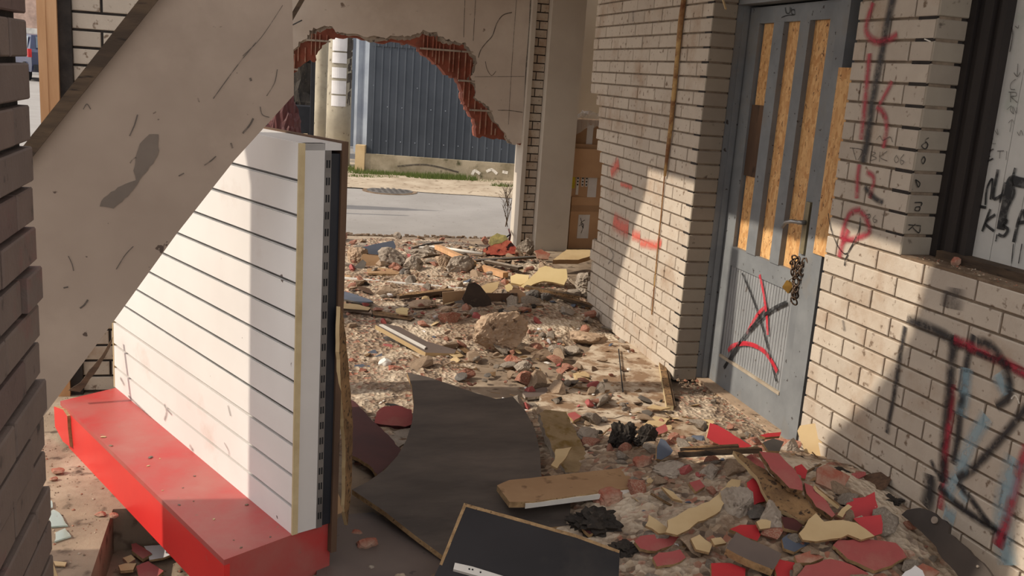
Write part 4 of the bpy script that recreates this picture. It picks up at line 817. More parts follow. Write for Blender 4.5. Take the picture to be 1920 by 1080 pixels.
mb = MB(); mb.tube([P(778, 466, .05), P(810, 463, .06), P(850, 468, .06), P(905, 476, .05)], .014, 8); tag(mb.build('plastic_pipe', m_plastic, smooth=True), 'bent white plastic conduit at the back of the rubble', 'conduit')
mb = MB(); mb.tube([P(772, 466, .06), P(800, 458, .07), P(830, 455, .07)], .010, 8); tag(mb.build('grey_pipe', m_gplastic, smooth=True), 'short grey pipe behind the white conduit', 'pipe')
bm_('grey_plank', 'long grey plank lying behind the battens toward the column', 'plank', P(868, 490, .06), P(1002, 482, .07), .05, .015, [m_gplastic, m_oldwood])
bm_('grey_plank', 'dusty grey plank just above the pale yellow sheet', 'plank', P(912, 490, .07), P(976, 503, .07), .06, .02, [m_conc, m_oldwood])
bm_('tan_plank', 'flat tan plank in front of the bent dark sheet', 'plank', P(830, 560, .04), P(880, 556, .05), .02, .09, [m_tan, m_tan])
bm_('brown_plank', 'weathered brown plank lying below the long white strip', 'plank', P(746, 556, .03), P(848, 545, .04), .06, .025, [m_splint, m_oldwood], jg=.006)
bm_('brown_plank', 'brown board on edge under the cardboard shards', 'plank', P(908, 562, .03), P(970, 562, .04), .02, .09, [m_brownwood, m_brownwood])
bm_('thin_lath', 'thin lath lying below the brown board on edge', 'lath', P(912, 572, .02), P(1018, 574, .03), .04, .012, [m_oldwood, m_splint])
bm_('weathered_plank', 'weathered green-brown plank in front of the yellow sheet', 'plank', P(985, 538, .07), P(1086, 556, .07), .06, .02, [m_oldwood, m_splint], jg=.004)
bm_('weathered_plank', 'pinkish brown plank running toward the brick wall', 'plank', P(1050, 556, .05), P(1118, 576, .05), .05, .02, [m_splint, m_oldwood], jg=.004)
bm_('thin_lath', 'narrow lath near the foot of the brick wall behind the dusty floor', 'lath', P(1095, 576, .03), P(1132, 582, .03), .03, .012, [m_oldwood, m_splint])
bd('yellow_sheet', 'large pale yellow sheet lying bent on the pile near the brick wall', 'sheet', [(972, 543), (978, 535), (990, 524), (1004, 512), (1010, 503), (1023, 498), (1038, 503), (1062, 504), (1064, 520), (1058, 534), (1045, 531), (1020, 527), (1000, 533), (985, 541)], (1020, 525), (-.1, -.55, .8), .015, [m_yellow, m_creamb], dz=.07, jg=.004)
bd('yellow_block', 'pale yellow foam block left of the large yellow sheet', 'foam block', [(957, 518), (968, 513), (992, 516), (990, 528), (976, 534), (958, 530)], (975, 530), (-.2, -.5, .8), .05, [m_yellow, m_yellow], dz=.05, jg=.002)
bd('dark_bent_sheet', 'dark bent metal sheet standing in the rubble, centre', 'sheet', [(866, 560), (872, 548), (878, 532), (890, 529), (900, 535), (908, 545), (920, 560), (922, 572), (905, 580), (888, 577), (872, 570)], (893, 575), (0, -.85, .4), .006, [m_burnt, m_gplastic], dz=.03, jg=.016)
bd('tan_shard', 'small tan scrap lying on the dark bent sheet', 'scrap', [(875, 557), (884, 560), (892, 568), (884, 569)], (884, 572), (0, -.85, .4), .004, [m_creamb, m_chip], dz=.04, jg=.002)
bd('cardboard_shard', 'folded tan cardboard shard right of the dark bent sheet', 'cardboard', [(902, 537), (914, 531), (937, 527), (933, 540), (922, 549), (910, 549)], (920, 545), (-.1, -.7, .6), .006, [m_creamb, m_chip], dz=.06, jg=.003)
bd('cardboard_shard', 'tan cardboard shard standing below the yellow foam block', 'cardboard', [(955, 545), (972, 541), (985, 550), (987, 568), (965, 568), (957, 560)], (972, 566), (-.1, -.8, .5), .006, [m_cardd, m_chip], dz=.03, jg=.003)
bd('cardboard_shard', 'bright cream shard between the two cardboard shards', 'cardboard', [(946, 536), (955, 531), (962, 538), (958, 548), (950, 546)], (955, 545), (-.1, -.7, .6), .006, [m_yellow, m_chip], dz=.07, jg=.002)
bd('grey_sheet', 'grey sheet in front of the dark bent sheet', 'sheet', [(852, 565), (868, 562), (890, 580), (905, 584), (880, 583), (860, 576)], (875, 575), (0, -.3, .9), .006, [m_gplastic, m_black], dz=.02)
hb = bd('broken_slab', 'tan broken panel with dark underside lying in front of the column and boxes', 'panel', [(1037, 487), (1050, 477), (1062, 468), (1105, 468), (1113, 471), (1107, 480), (1085, 487)], (1075, 480), (0, -.25, .95), .04, [m_creamb, m_tan], dz=.13, jg=.003)
bd('red_tile', 'red-brown tile leaning at the foot of the column', 'tile', [(1003, 470), (1015, 467), (1032, 476), (1028, 486), (1008, 484)], (1015, 484), (-.1, -.8, .6), .015, [m_redbrick, m_redbrick], dz=.03)
bd('orange_wrapper', 'bright orange plastic bag crumpled left of the brick column', 'bag', [(905, 470), (922, 457), (940, 450), (958, 452), (968, 464), (966, 476), (940, 479), (915, 478)], (940, 476), (0, -.8, .5), .03, [M('orange_plastic', (206, 120, 96), (176, 76, 68), 14, rough=.5, bump=1, bscale=30, speck=(50, 30, 30), sscale=22, sp=(.55, .62)), m_char], dz=.05, jg=.008)
bd('yellow_wrapper', 'crumpled yellow-green plastic wrapper above the orange bag', 'wrapper', [(916, 455), (920, 444), (932, 437), (948, 441), (953, 448), (935, 456), (922, 460)], (935, 468), (0, -.8, .5), .02, [M('yellow_film', (196, 184, 120), (140, 134, 96), 16, rough=.3, bump=1, bscale=30), m_creamb], dz=.10, jg=.006)
rk('red_block', 'small dark red block left of the yellow wrapper', 'brick piece', (903, 447, 916, 461), m_redbrick, 64, cuts=12)
bm_('black_stick', 'dark rusty stick poking up beside the orange bag', 'stick', P(920, 466, .05), P(956, 440, .16), .01, .01, [m_black, m_black])
mb = MB(); mb.tube([P(955, 452, .06), P(957, 440, .12), P(954, 430, .14)], .009, 8); tag(mb.build('iron_hook', m_maroon, smooth=True), 'dark red iron hook standing left of the brick column foot', 'hook')
bd('dark_leaning_board', 'dark board leaning against the foot of the brick wall', 'board', [(1118, 568), (1130, 548), (1143, 535), (1147, 540), (1136, 562), (1124, 575)], (2.1, 6.35, .1), (.5, -.8, .2), .02, [m_brownwood, m_black], jg=.003)
bd('yellow_board', 'pale yellow board leaning on the brick wall near the dusty floor', 'board', [(1176, 566), (1186, 562), (1200, 578), (1200, 606), (1190, 604)], (2.17, 5.45, .1), (-.9, -.4, .2), .012, [m_yellow, m_creamb], jg=.003)
bd('cream_scrap', 'small cream scrap just left of the leaning pale yellow board', 'scrap', [(1162, 588), (1172, 584), (1180, 592), (1174, 600), (1162, 598)], (1170, 594), UP, .01, [m_yellow, m_creamb])
# mid-left
cs = empty('chipboard_shelf', P(780, 650)); tag(cs, 'grey chipboard shelf with a white strip lying tilted in the rubble', 'shelf')
sn2 = Vector((.05, -.25, 1)).normalized(); p0 = P(780, 640, .07)
mb = MB(); mb.prism([atpl(x, y, p0, sn2) for x, y in ((704, 609), (722, 607), (748, 612), (800, 640), (856, 656), (852, 663), (798, 661))], sn2, .028, 0, 1); child_of(mb.build('shelf_panel', [m_greyboard, m_creamb]), cs)
mb = MB(); mb.prism([atpl(x, y, p0 + sn2 * .008, sn2) for x, y in ((711, 608), (718, 608), (799, 650), (796, 653))], sn2, .008); child_of(mb.build('white_strip', m_plastic), cs)
bd('curved_dark_sheet', 'flat greenish grey shard pile behind the display stand edge', 'sheet', [(640, 545), (660, 550), (690, 560), (700, 566), (680, 568), (640, 560)], (668, 560), UP, .01, [m_slate, m_gplastic], dz=.03)
bd('tan_board', 'olive tan board at the left edge below the green-grey shards', 'board', [(640, 568), (668, 570), (695, 577), (690, 582), (640, 578)], (665, 576), UP, .015, [m_creamb, m_oldwood], dz=.06)
bd('brown_board', 'long dark-edged brown board left of the chipboard shelf', 'board', [(696, 578), (730, 586), (778, 596), (770, 600), (700, 590)], (735, 592), UP, .015, [m_splint, m_oldwood], dz=.03)
bd('yellow_scrap', 'yellow scrap lying on the long brown board', 'scrap', [(742, 579), (754, 576), (766, 578), (764, 590), (750, 588), (743, 585)], (755, 584), UP, .008, [m_yellow, m_creamb], dz=.045)
bd('yellow_scrap', 'small yellow scrap left of the chipboard shelf', 'scrap', [(674, 620), (690, 617), (690, 625), (678, 630)], (683, 624), UP, .006, [m_yellow, m_creamb], dz=.02)
bd('floor_tile', 'large dusty tan floor tile left of the chipboard shelf', 'floor tile', [(650, 622), (690, 640), (760, 668), (750, 684), (700, 680), (650, 668)], (700, 660), UP, .012, [m_floorc, m_conc], dz=.012)
bd('pink_tile', 'dusty pink tile left of the chipboard shelf front', 'tile', [(716, 640), (734, 642), (736, 652), (720, 650)], (726, 646), UP, .01, [m_rshard, m_redbrick], dz=.02)
for i, (pxs, lb) in enumerate([([(690, 660), (703, 655), (710, 664), (695, 668)], 'dark glass splinter nearest the display stand on the dusty tile'), ([(703, 668), (716, 662), (718, 671), (706, 675)], 'dark glass splinter right of the first on the dusty tile'), ([(665, 684), (700, 680), (712, 688), (690, 694), (664, 692)], 'slate-grey glass sheet piece left of the smooth white stone')]):
    bd('glass_splinter', lb, 'glass', pxs, pxs[0], (.1, -.2, 1), .005, [m_slate, m_glass], dz=.025, jg=.002)
bd('red_shell', 'rounded red plastic piece lying left of the curved board', 'plastic piece', [(702, 793), (706, 773), (720, 762), (742, 760), (772, 768), (774, 795), (760, 800), (735, 798)], (740, 782), (0, -.3, .9), .02, [m_rshard, m_maroon], dz=.06, jg=.004)
bd('dark_scrap', 'thin black scrap lying above the rounded red plastic piece', 'scrap', [(722, 756), (740, 757), (756, 762), (745, 765)], (740, 760), UP, .005, [m_black, m_black], dz=.04)
bd('pale_tile', 'pale grey tile below the rounded red plastic piece', 'tile', [(720, 812), (748, 806), (770, 802), (762, 830), (748, 838)], (745, 820), UP, .012, [m_conc, m_conc], dz=.03)
# right of curved board
ins = bd('insulation_slab', 'mouldy yellow insulation slab lying right of the curved board', 'insulation', [(1010, 775), (1022, 768), (1062, 772), (1075, 800), (1092, 835), (1110, 870), (1112, 885), (1060, 886), (1040, 850), (1022, 810)], (1060, 820), (0, -.1, 1), .04, [m_insul, m_conc], dz=.07, jg=.006)
bd('cream_shard', 'cream board shard lying on the mouldy insulation', 'board shard', [(1042, 842), (1072, 838), (1066, 848), (1056, 864), (1045, 878), (1033, 872), (1040, 862)], (1052, 855), (0, -.1, 1), .008, [m_creamb, m_chip], dz=.095, jg=.003)
bd('grey_shard', 'flat grey stone sheet above the curved board', 'stone', [(980, 735), (1010, 728), (1040, 722), (1042, 732), (1015, 742), (985, 745)], (1010, 735), UP, .015, [m_greyboard, m_conc], dz=.03)
bd('grey_shard', 'small flat grey stone on the dusty floor plate', 'stone', [(1203, 770), (1215, 768), (1224, 773), (1218, 780), (1204, 780)], (1213, 774), UP, .012, [m_gplastic, m_gplastic], dz=.03)
bd('tan_shard', 'tan shard on the dusty floor plate before the timber strips', 'board shard', [(1206, 795), (1228, 780), (1256, 785), (1240, 800), (1218, 800)], (1230, 790), UP, .008, [m_creamb, m_chip], dz=.03)
bd('tan_shard', 'thin tan veneer strip lying at the end of the timber strips', 'board shard', [(1212, 764), (1225, 758), (1238, 762), (1258, 764), (1240, 768)], (1232, 764), UP, .006, [m_creamb, m_chip], dz=.05)
bd('blue_shard', 'blue-grey laminate shard with a chipped top right of the charred clumps', 'board shard', [(1231, 860), (1232, 838), (1238, 822), (1248, 826), (1262, 845), (1258, 852), (1240, 862)], (1243, 858), (0, -.7, .7), .014, [m_slate, m_chip], dz=.05, jg=.002)
rb = bd('red_board', 'red board standing on edge with a long cream top edge near the door', 'board', [(1325, 820), (1331, 793), (1345, 797), (1410, 836), (1395, 842), (1365, 838), (1340, 830)], (1365, 838), (-.3, -.85, .35), .02, [m_rbright, m_creamb], dz=.03, jg=.002)
bm_('long_stick', 'long weathered splintered stick in front of the red board', 'stick', P(1280, 850, .08), P(1425, 843, .10), .03, .02, [m_splint, m_oldwood], jg=.006)
bm_('long_stick', 'second splintered stick lying just above the first', 'stick', P(1285, 842, .09), P(1385, 838, .10), .02, .015, [m_splint, m_oldwood], jg=.004)
bd('cream_board_shard', 'large cream board shard leaning against the brick wall below the door jamb', 'board shard', [(1495, 808), (1500, 798), (1512, 796), (1525, 794), (1545, 793), (1551, 805), (1548, 828), (1555, 842), (1568, 862), (1568, 876), (1545, 873), (1520, 866), (1508, 845), (1500, 825)], (2.12, 3.30, .2), (-.75, -.6, .35), .012, [m_creamb, m_chip], jg=.004)
bd('tan_board_shard', 'tan board shard standing against the brick wall right of the red tile', 'board shard', [(1590, 925), (1598, 890), (1605, 868), (1625, 880), (1628, 900), (1640, 920), (1622, 935), (1598, 938)], (2.13, 3.02, .2), (-.5, -.8, .3), .012, [m_tan, m_chip], jg=.004)
bd('red_tile', 'brick-red tile lying left of the tan shard by the wall', 'tile', [(1532, 878), (1550, 870), (1594, 893), (1577, 925), (1530, 905)], (1560, 900), (-.15, -.5, .85), .015, [m_redbrick, m_redbrick], dz=.04, jg=.002)
sw = bd('splintered_board', 'long splintered board pointing down to the right between red pieces', 'board', [(1375, 845), (1390, 850), (1418, 872), (1436, 880), (1460, 905), (1500, 925), (1540, 965), (1522, 975), (1510, 978), (1478, 962), (1444, 942), (1425, 905), (1400, 872)], (1455, 920), (-.1, -.4, .9), .018, [m_splint, m_creamb], dz=.08, jg=.006)
bd('red_plank', 'dusty red plank with a splintered tan side, right of the splintered board', 'plank', [(1424, 846), (1440, 848), (1460, 850), (1490, 880), (1504, 905), (1505, 920), (1480, 915), (1445, 880)], (1465, 890), (-.15, -.45, .9), .02, [m_rshard, m_splint], dz=.13, jg=.003)
bd('red_plank', 'narrow red plank with a splintered edge below the dusty red plank', 'plank', [(1508, 905), (1524, 912), (1550, 940), (1566, 965), (1560, 970), (1530, 950), (1512, 925)], (1535, 940), (-.15, -.45, .9), .02, [m_rshard, m_splint], dz=.08, jg=.004)
bm_('thin_splinter', 'thin curved splinter beside the narrow red plank', 'splinter', P(1528, 915, .10), P(1572, 950, .07), .012, .012, [m_splint, m_creamb], jg=.003)
rnd = random.Random(77)
red_sh = [
 ('bright red shard behind the long knobbly concrete stick', [(1400, 905), (1412, 896), (1432, 920), (1435, 940), (1412, 948), (1402, 935)], m_rbright, (-.1, -.6, .8)),
 ('dusty red shard left of the long knobbly concrete stick', [(1292, 905), (1312, 899), (1322, 912), (1305, 922)], m_rshard, (0, -.4, .9)),
 ('round bright red shard left of the brick-red tile', [(1490, 875), (1503, 870), (1514, 882), (1510, 898), (1496, 894)], m_rbright, (-.2, -.6, .8)),
 ('folded bright red shard against the wall, upper of the pair', [(1580, 968), (1590, 935), (1622, 932), (1640, 922), (1646, 950), (1636, 978), (1610, 978)], m_rbright, (-.3, -.6, .7)),
 ('bright red shard with torn cream layer, lower of the pair by the wall', [(1600, 972), (1624, 968), (1652, 965), (1654, 1000), (1636, 1006), (1620, 992)], m_rbright, (-.3, -.6, .7)),
 ('crimson shard above the grey laminated chipboard', [(1368, 992), (1388, 984), (1418, 984), (1426, 1003), (1420, 1014), (1396, 1006)], m_rbright, (0, -.4, .9)),
 ('pink laminated chipboard slice right of the dark clods', [(1190, 1015), (1200, 1005), (1245, 1003), (1277, 1006), (1265, 1020), (1230, 1033), (1200, 1028)], m_rshard, (0, -.4, .9)),
 ('pink chipboard slice just below the first right of the dark clods', [(1224, 1045), (1236, 1036), (1275, 1030), (1286, 1045), (1262, 1058), (1232, 1062)], m_rshard, (0, -.4, .9)),
 ('bright red shard at the bottom edge left of the grey chipboard', [(1333, 1056), (1370, 1056), (1398, 1066), (1396, 1090), (1334, 1090)], m_rbright, (0, -.4, .9)),
 ('bright red torn shard at the bottom edge right of the grey chipboard', [(1452, 1062), (1462, 1049), (1490, 1055), (1490, 1082), (1458, 1086)], m_rbright, (0, -.4, .9)),
 ('wide dusty pink sheet at the bottom edge', [(1494, 1080), (1510, 1060), (1558, 1048), (1600, 1060), (1628, 1075), (1625, 1100), (1500, 1100)], m_rshard, (0, -.3, .95)),
 ('large dusty pink shard with a torn tan corner before the dark curved panel', [(1562, 1022), (1572, 1012), (1625, 1010), (1680, 1018), (1692, 1030), (1700, 1045), (1672, 1060), (1640, 1070), (1590, 1048)], m_rshard, (-.05, -.3, .95)),
 ('reddish tile shard between the two dusty pink sheets', [(1490, 1042), (1520, 1032), (1545, 1045), (1520, 1055), (1495, 1055)], m_redbrick, (0, -.3, .95)),
 ('maroon shard under the splintered board', [(1465, 968), (1490, 972), (1505, 985), (1496, 996), (1470, 990)], m_maroon, (0, -.3, .9)),
 ('small pink shard on the white dust near the charred clumps', [(1064, 776), (1078, 772), (1090, 780), (1075, 790)], m_rshard, (0, 0, 1)),
 ('dull red shard right of the charred clumps', [(1222, 805), (1248, 795), (1252, 808), (1232, 815)], m_rshard, (0, -.2, 1)),
 ('thin bright red shard at the foot of the door jamb', [(1425, 816), (1440, 812), (1465, 810), (1462, 818), (1435, 820)], m_rbright, (0, -.4, 1)),
 ('dark red scrap left of the near edge of the tan plank', [(1090, 985), (1110, 975), (1125, 990), (1105, 1002)], m_maroon, (0, -.2, 1))]
for lb, pxs, mt, nn in red_sh:
    cx = sum(p[0] for p in pxs) / len(pxs); cy = sum(p[1] for p in pxs) / len(pxs)
    bd('red_shard', lb, 'board shard', pxs, (cx, cy), nn, .014, [mt, m_chip], dz=.05, jg=.004)
tan_sh = [
 ('long curling cream sheet left of the long knobbly concrete stick', [(1248, 998), (1252, 975), (1280, 960), (1330, 940), (1352, 918), (1372, 898), (1389, 900), (1385, 918), (1365, 938), (1340, 965), (1300, 985), (1270, 1003)], m_creamb, (0, -.35, .9)),
 ('torn tan board with flaking corner below the splintered board', [(1498, 1000), (1515, 975), (1530, 962), (1545, 978), (1580, 975), (1605, 980), (1640, 1005), (1615, 1012), (1590, 1002), (1560, 1010), (1530, 1015), (1505, 1012)], m_creamb, (-.1, -.4, .9)),
 ('cream chip on the grey cone-shaped lump', [(1418, 978), (1430, 972), (1446, 976), (1444, 990), (1425, 992)], m_creamb, (0, -.5, .8)),
 ('pale orange scrap left of the crimson shard', [(1295, 1010), (1312, 1002), (1336, 1020), (1330, 1036), (1305, 1030)], m_creamb, (0, -.3, .9)),
 ('tan splinter under the grey laminated chipboard', [(1333, 1010), (1352, 1007), (1362, 1018), (1340, 1022)], m_creamb, (0, -.3, .9)),
 ('tan bent strip right of the dark clod', [(1210, 985), (1216, 965), (1232, 975), (1252, 990), (1270, 985), (1262, 998), (1235, 1000)], m_creamb, (0, -.3, .9)),
 ('cream rolled strip left of the upper bright red wall shard', [(1570, 965), (1590, 945), (1598, 950), (1580, 970)], m_creamb, (0, -.5, .8)),
 ('small tan triangle right of the tan plank end', [(1240, 912), (1262, 922), (1280, 940), (1262, 935)], m_creamb, (0, -.3, .9)),
 ('cream paper scrap with writing-like marks at the bottom edge', [(1690, 1080), (1716, 1060), (1730, 1070), (1736, 1085), (1700, 1092)], m_paper, (0, -.4, .9))]
for lb, pxs, mt, nn in tan_sh:
    cx = sum(p[0] for p in pxs) / len(pxs); cy = sum(p[1] for p in pxs) / len(pxs)
    bd('tan_shard', lb.replace(' with writing-like marks', ''), 'board shard', pxs, (cx, cy), nn, .010, [mt, m_chip], dz=.07, jg=.005)
bd('laminated_chipboard', 'grey laminated chipboard piece with a thick crumbly edge at the bottom right', 'chipboard', [(1362, 1028), (1380, 998), (1466, 1038), (1460, 1052), (1450, 1068), (1400, 1048)], (1410, 1030), (0, -.35, .95), .03, [m_greyboard, m_chip], dz=.09, jg=.003)
bd('slate_shard', 'dark blue-grey shard right of the grey cone-shaped lump', 'board shard', [(1466, 1010), (1480, 1000), (1515, 1005), (1518, 1022), (1490, 1035), (1470, 1028)], (1490, 1018), (0, -.3, .95), .012, [m_slate, m_chip], dz=.04)
bd('slate_shard', 'dark grey shard between the stone and the red board near the door', 'board shard', [(1430, 830), (1450, 822), (1470, 828), (1462, 846), (1440, 845)], (1450, 836), (0, -.4, .9), .012, [m_gplastic, m_chip], dz=.06)
bd('brown_tile', 'red-brown tile at the bottom edge before the dark curved panel', 'tile', [(1714, 1066), (1730, 1056), (1762, 1072), (1748, 1082), (1728, 1084)], (1735, 1070), (0, -.3, .95), .012, [m_redbrick, m_redbrick], dz=.05)
# dark curved panel against wall
cp = empty('car_bumper', P(1760, 1060)); tag(cp, 'dark curved plastic bumper panel leaning against the brick wall, bottom right', 'panel')
pn = (rn + Vector((0, 0, .35))).normalized(); pp0 = RO + ra * .8 + rn * .09 + Vector((0, 0, .3))
q = [atpl(x, y, pp0, pn) for x, y in ((1690, 965), (1700, 956), (1725, 952), (1752, 962), (1780, 985), (1778, 1000), (1815, 1030), (1850, 1065), (1870, 1100), (1810, 1110), (1800, 1085), (1780, 1060), (1765, 1045), (1755, 1025), (1735, 1005), (1712, 985))]
mb = MB(); mb.prism(jag(q, pn, .003, .02, 5), pn, .012); child_of(mb.build('shell', M('scuffed_dark_plastic', (74, 66, 60), (60, 54, 50), 4, rough=.55, bump=.1, dust=(112, 102, 92), dscale=5, dp=(.55, .8))), cp)
for (x, y) in ((1752, 975), (1833, 1062)):
    c_ = atpl(x, y, pp0 + pn * .004, pn); mb = MB(); mb.cyl(c_ - pn * .003, c_ + pn * .002, .012 if y < 1000 else .004, n=14); child_of(mb.build('screw_head', m_conc), cp)
rk('cloth_scrap', 'grey frayed cloth tuft at the upper end of the dark curved panel', 'cloth', (1655, 935, 1700, 958), m_char, 66, amp=.8, fine=.4, cuts=2)
# window ledge chip
rk('brick_chip', 'tiny orange brick chip on the dusty window ledge', 'brick chip', (1785, 488, 1798, 502), m_redbrick, 67, sub=2)
o = bpy.data.objects['brick_chip.004'] if 'brick_chip.004' in bpy.data.objects else None
if o:
    p = atpl(1791, 497, RW(0, .08, 0), rn); o.location = Vector((p.x, p.y, 1.062 + .012)); o.scale = (.4, .4, .4)
# ------------------------------------------------------------------ cardboard boxes
def cbox(name, label, x0, x1, y0, y1, z0, z1, rz, mt):
    e = empty(name, ((x0 + x1) / 2, (y0 + y1) / 2, z0), rz); tag(e, label, 'box', 'cardboard boxes stacked behind the column')
    w_, d_, h_ = (x1 - x0) / 2, (y1 - y0) / 2, z1 - z0; mb = MB(); mb.box((-w_, -d_, 0), (w_, d_, h_)); mb.build('carton', mt, e); return e, w_, d_, h_
e, w_, d_, h_ = cbox('cardboard_box', 'taped cardboard box at the bottom of the stack behind the column', 2.83, 3.2, 8.6, 8.95, .0, .50, .12, m_card)
mb = MB(); mb.box((-.10, -d_ - .003, .1), (.02, -d_, .33)); o = mb.build('paper_label', m_paper, e)
mb = MB(); mb.box((-w_, -d_ - .002, .36), (w_, -d_, .42)); mb.build('tape', m_cardd, e)
ribbon([([(-.08, -d_ - .005, .3), (-.04, -d_ - .005, .2), (-.07, -d_ - .005, .25), (-.03, -d_ - .005, .28)], .006), ([(-.09, -d_ - .005, .22), (-.04, -d_ - .005, .24), (-.06, -d_ - .005, .15)], .006)], Vector((0, -1, 0)), 'handwriting', p_blackh, o)
e, w_, d_, h_ = cbox('cardboard_box', 'open cardboard box with printed stickers and a lifted flap, middle of the stack', 2.80, 3.16, 8.6, 8.95, .50, 1.0, .05, m_card)
mb = MB(); mb.box((-w_, -d_ - .02, .20), (w_ - .02, -d_ - .012, .47)); o = mb.build('flap', m_card, e); o.rotation_euler = (.05, 0, 0)
mb = MB(); mb.box((.02, -d_ - .004, -.0), (.11, -d_, .19)); mb.build('paper_label', m_paper, e)
mb = MB(); mb.box((-.165, -d_ - .004, .08), (-.115, -d_, .2)); mb.build('yellow_sticker', m_yellowp, e)
for xx in (-.10, -.05, -.01):
    mb = MB(); mb.box((xx, -d_ - .004, .02 if xx < -.09 else .1), (xx + .025, -d_, .2))
    s_ = mb.build('printed_tape', m_paper, e)
    mb = MB()
    for k in range(3): mb.box((xx + .006, -d_ - .006, .11 + k * .03), (xx + .019, -d_ - .004, .125 + k * .03))
    mb.build('print_mark', m_black, s_)
e, w_, d_, h_ = cbox('cardboard_box', 'topmost cardboard box of the stack, under the clear plastic wrap', 2.80, 3.2, 8.62, 8.97, 1.0, 1.22, -.05, m_cardd)
mb = MB(); mb.box((-.03, -d_ - .003, .0), (.03, -d_, .18)); mb.build('printed_tape', m_paper, e)
mb = MB(); mb.box((.07, -d_ - .003, .06), (.1, -d_, .09)); mb.build('red_mark', m_rbright, e)
mb = MB(); rnd = random.Random(4); NX_ = 14
gp = {}
for i in range(NX_ + 1):
    for j in range(9):
        gp[i, j] = (2.80 + i * .03, 8.58 + j * .035, 1.17 + .12 * math.sin(i / NX_ * 3.1) + .045 * noise.noise(Vector((i * .9, j * .9, 1))) - (.12 if j == 0 else 0))
for i in range(NX_):
    for j in range(8): mb.face([gp[i, j], gp[i + 1, j], gp[i + 1, j + 1], gp[i, j + 1]])
tag(mb.build('plastic_wrap', m_film), 'crumpled clear plastic wrap on top of the stacked cardboard boxes', 'plastic wrap')
# ------------------------------------------------------------------ outside: fence, curb, poles
fA = Vector((1.50, 14.39, 0)); fB_ = Vector((4.6, 13.49, 0)); fdv = (fB_ - fA).normalized(); fnn = Vector((fdv.y, -fdv.x, 0))
if fnn.y > 0: fnn = -fnn
FL = (fB_ - fA).length
def corr(p0, L, z0, z1, off, per=.1125, dep=.018):
    mb = MB(); s_ = 0; prof = []
    while s_ < L:
        for a_, d_ in ((0, 0), (.076, 0), (.083, dep), (.096, dep), (.103, 0)):
            if s_ + a_ <= L: prof.append((s_ + a_, d_))
        s_ += per
    N_ = len(prof); k = len(mb.v)
    for z_ in (z0, z1):
        for (a_, d_) in prof: mb.v.append(tuple(p0 + fdv * a_ + fnn * (d_ + off) + Vector((0, 0, z_))))
    for z_ in (z0, z1):
        for (a_, d_) in prof: mb.v.append(tuple(p0 + fdv * a_ + fnn * (d_ + off - .004) + Vector((0, 0, z_))))
    for i in range(N_ - 1):
        mb.f.append([k + i, k + i + 1, k + N_ + i + 1, k + N_ + i]); mb.mi.append(0)
        mb.f.append([k + 2 * N_ + i + 1, k + 2 * N_ + i, k + 3 * N_ + i, k + 3 * N_ + i + 1]); mb.mi.append(0)
        mb.f.append([k + i, k + 2 * N_ + i, k + 2 * N_ + i + 1, k + i + 1]); mb.mi.append(0)
    return mb
fe = empty('metal_fence', fA); tag(fe, 'tall blue-grey corrugated metal fence on a concrete curb across the road', 'fence')
child_of(corr(fA, FL, .30, 2.9, 0).build('corrugated_sheet', m_fence), fe)
child_of(corr(fA + fdv * .05, 1.05, 1.86, 2.9, .012).build('overlap_sheet', m_fence), fe)
mb = MB()
for i in range(14):
    for z_ in (.5, 1.0 if i % 3 else 1.3): mb.cyl(fA + fdv * (.07 + i * .215 + .01) + fnn * .002 + Vector((0, 0, z_)), fA + fdv * (.08 + i * .215) + fnn * .012 + Vector((0, 0, z_)), .008, n=8)
child_of(mb.build('screw', m_flap), fe)
mb = MB(); q = [(0, 0), (-.10, .06), (-.16, .02), (-.22, .12)]
for i in range(3):
    a_, b_ = q[i], q[i + 1]
    for dz_ in range(8):
        z0_, z1_ = .30 + dz_ * .33, .30 + (dz_ + 1) * .33; j0 = .03 * noise.noise(Vector((i, dz_, 0))); j1 = .03 * noise.noise(Vector((i, dz_ + 1, 0)))
        A1 = fA + fdv * (a_[0] + j0) - fnn * a_[1]; B1 = fA + fdv * (b_[0] + j0) - fnn * b_[1]; A2 = fA + fdv * (a_[0] + j1) - fnn * a_[1]; B2 = fA + fdv * (b_[0] + j1) - fnn * b_[1]
        mb.face([A1 + Vector((0, 0, z0_)), B1 + Vector((0, 0, z0_)), B2 + Vector((0, 0, z1_)), A2 + Vector((0, 0, z1_))])
o = child_of(mb.build('corner_flap', m_flap), fe); o['label'] = 'pale bent corner sheet'
mb = MB(); cdn = fnn
def fbx(mb, s0, s1, o0, o1, z0, z1):
    k = len(mb.v)
    for z_ in (z0, z1):
        for (s_, o_) in ((s0, o0), (s1, o0), (s1, o1), (s0, o1)): mb.v.append(tuple(fA + fdv * s_ + fnn * o_ + Vector((0, 0, z_))))
    for f in ((0, 1, 2, 3), (7, 6, 5, 4), (4, 5, 1, 0), (5, 6, 2, 1), (6, 7, 3, 2), (7, 4, 0, 3)): mb.f.append([k + i for i in f]); mb.mi.append(0)
fbx(mb, 0, FL, -.12, .10, 0, .30); cu = mb.build('concrete_curb', m_curb); tag(cu, 'stained concrete curb under the corrugated fence', 'curb')
fF = lambda x, y: atpl(x, y, fA + fnn * .104, fnn)
ribbon([([fF(x, y) for x, y in ((745, 312), (800, 309), (860, 323))], .03)], fnn, 'crack', p_thin, cu)
ribbon([([fF(x, y) for x, y in L_], .05) for L_ in (((885, 328), (890, 320), (900, 326)), ((912, 322), (922, 318), (932, 326)), ((942, 322), (952, 324)))], fnn, 'white_paint', p_white, cu)
mb = MB(); fbx(mb, -.14, .0, -.2, .12, 0, .42); tag(mb.build('gate_stone', m_creamb), 'cream concrete corner block at the left end of the curb', 'block')
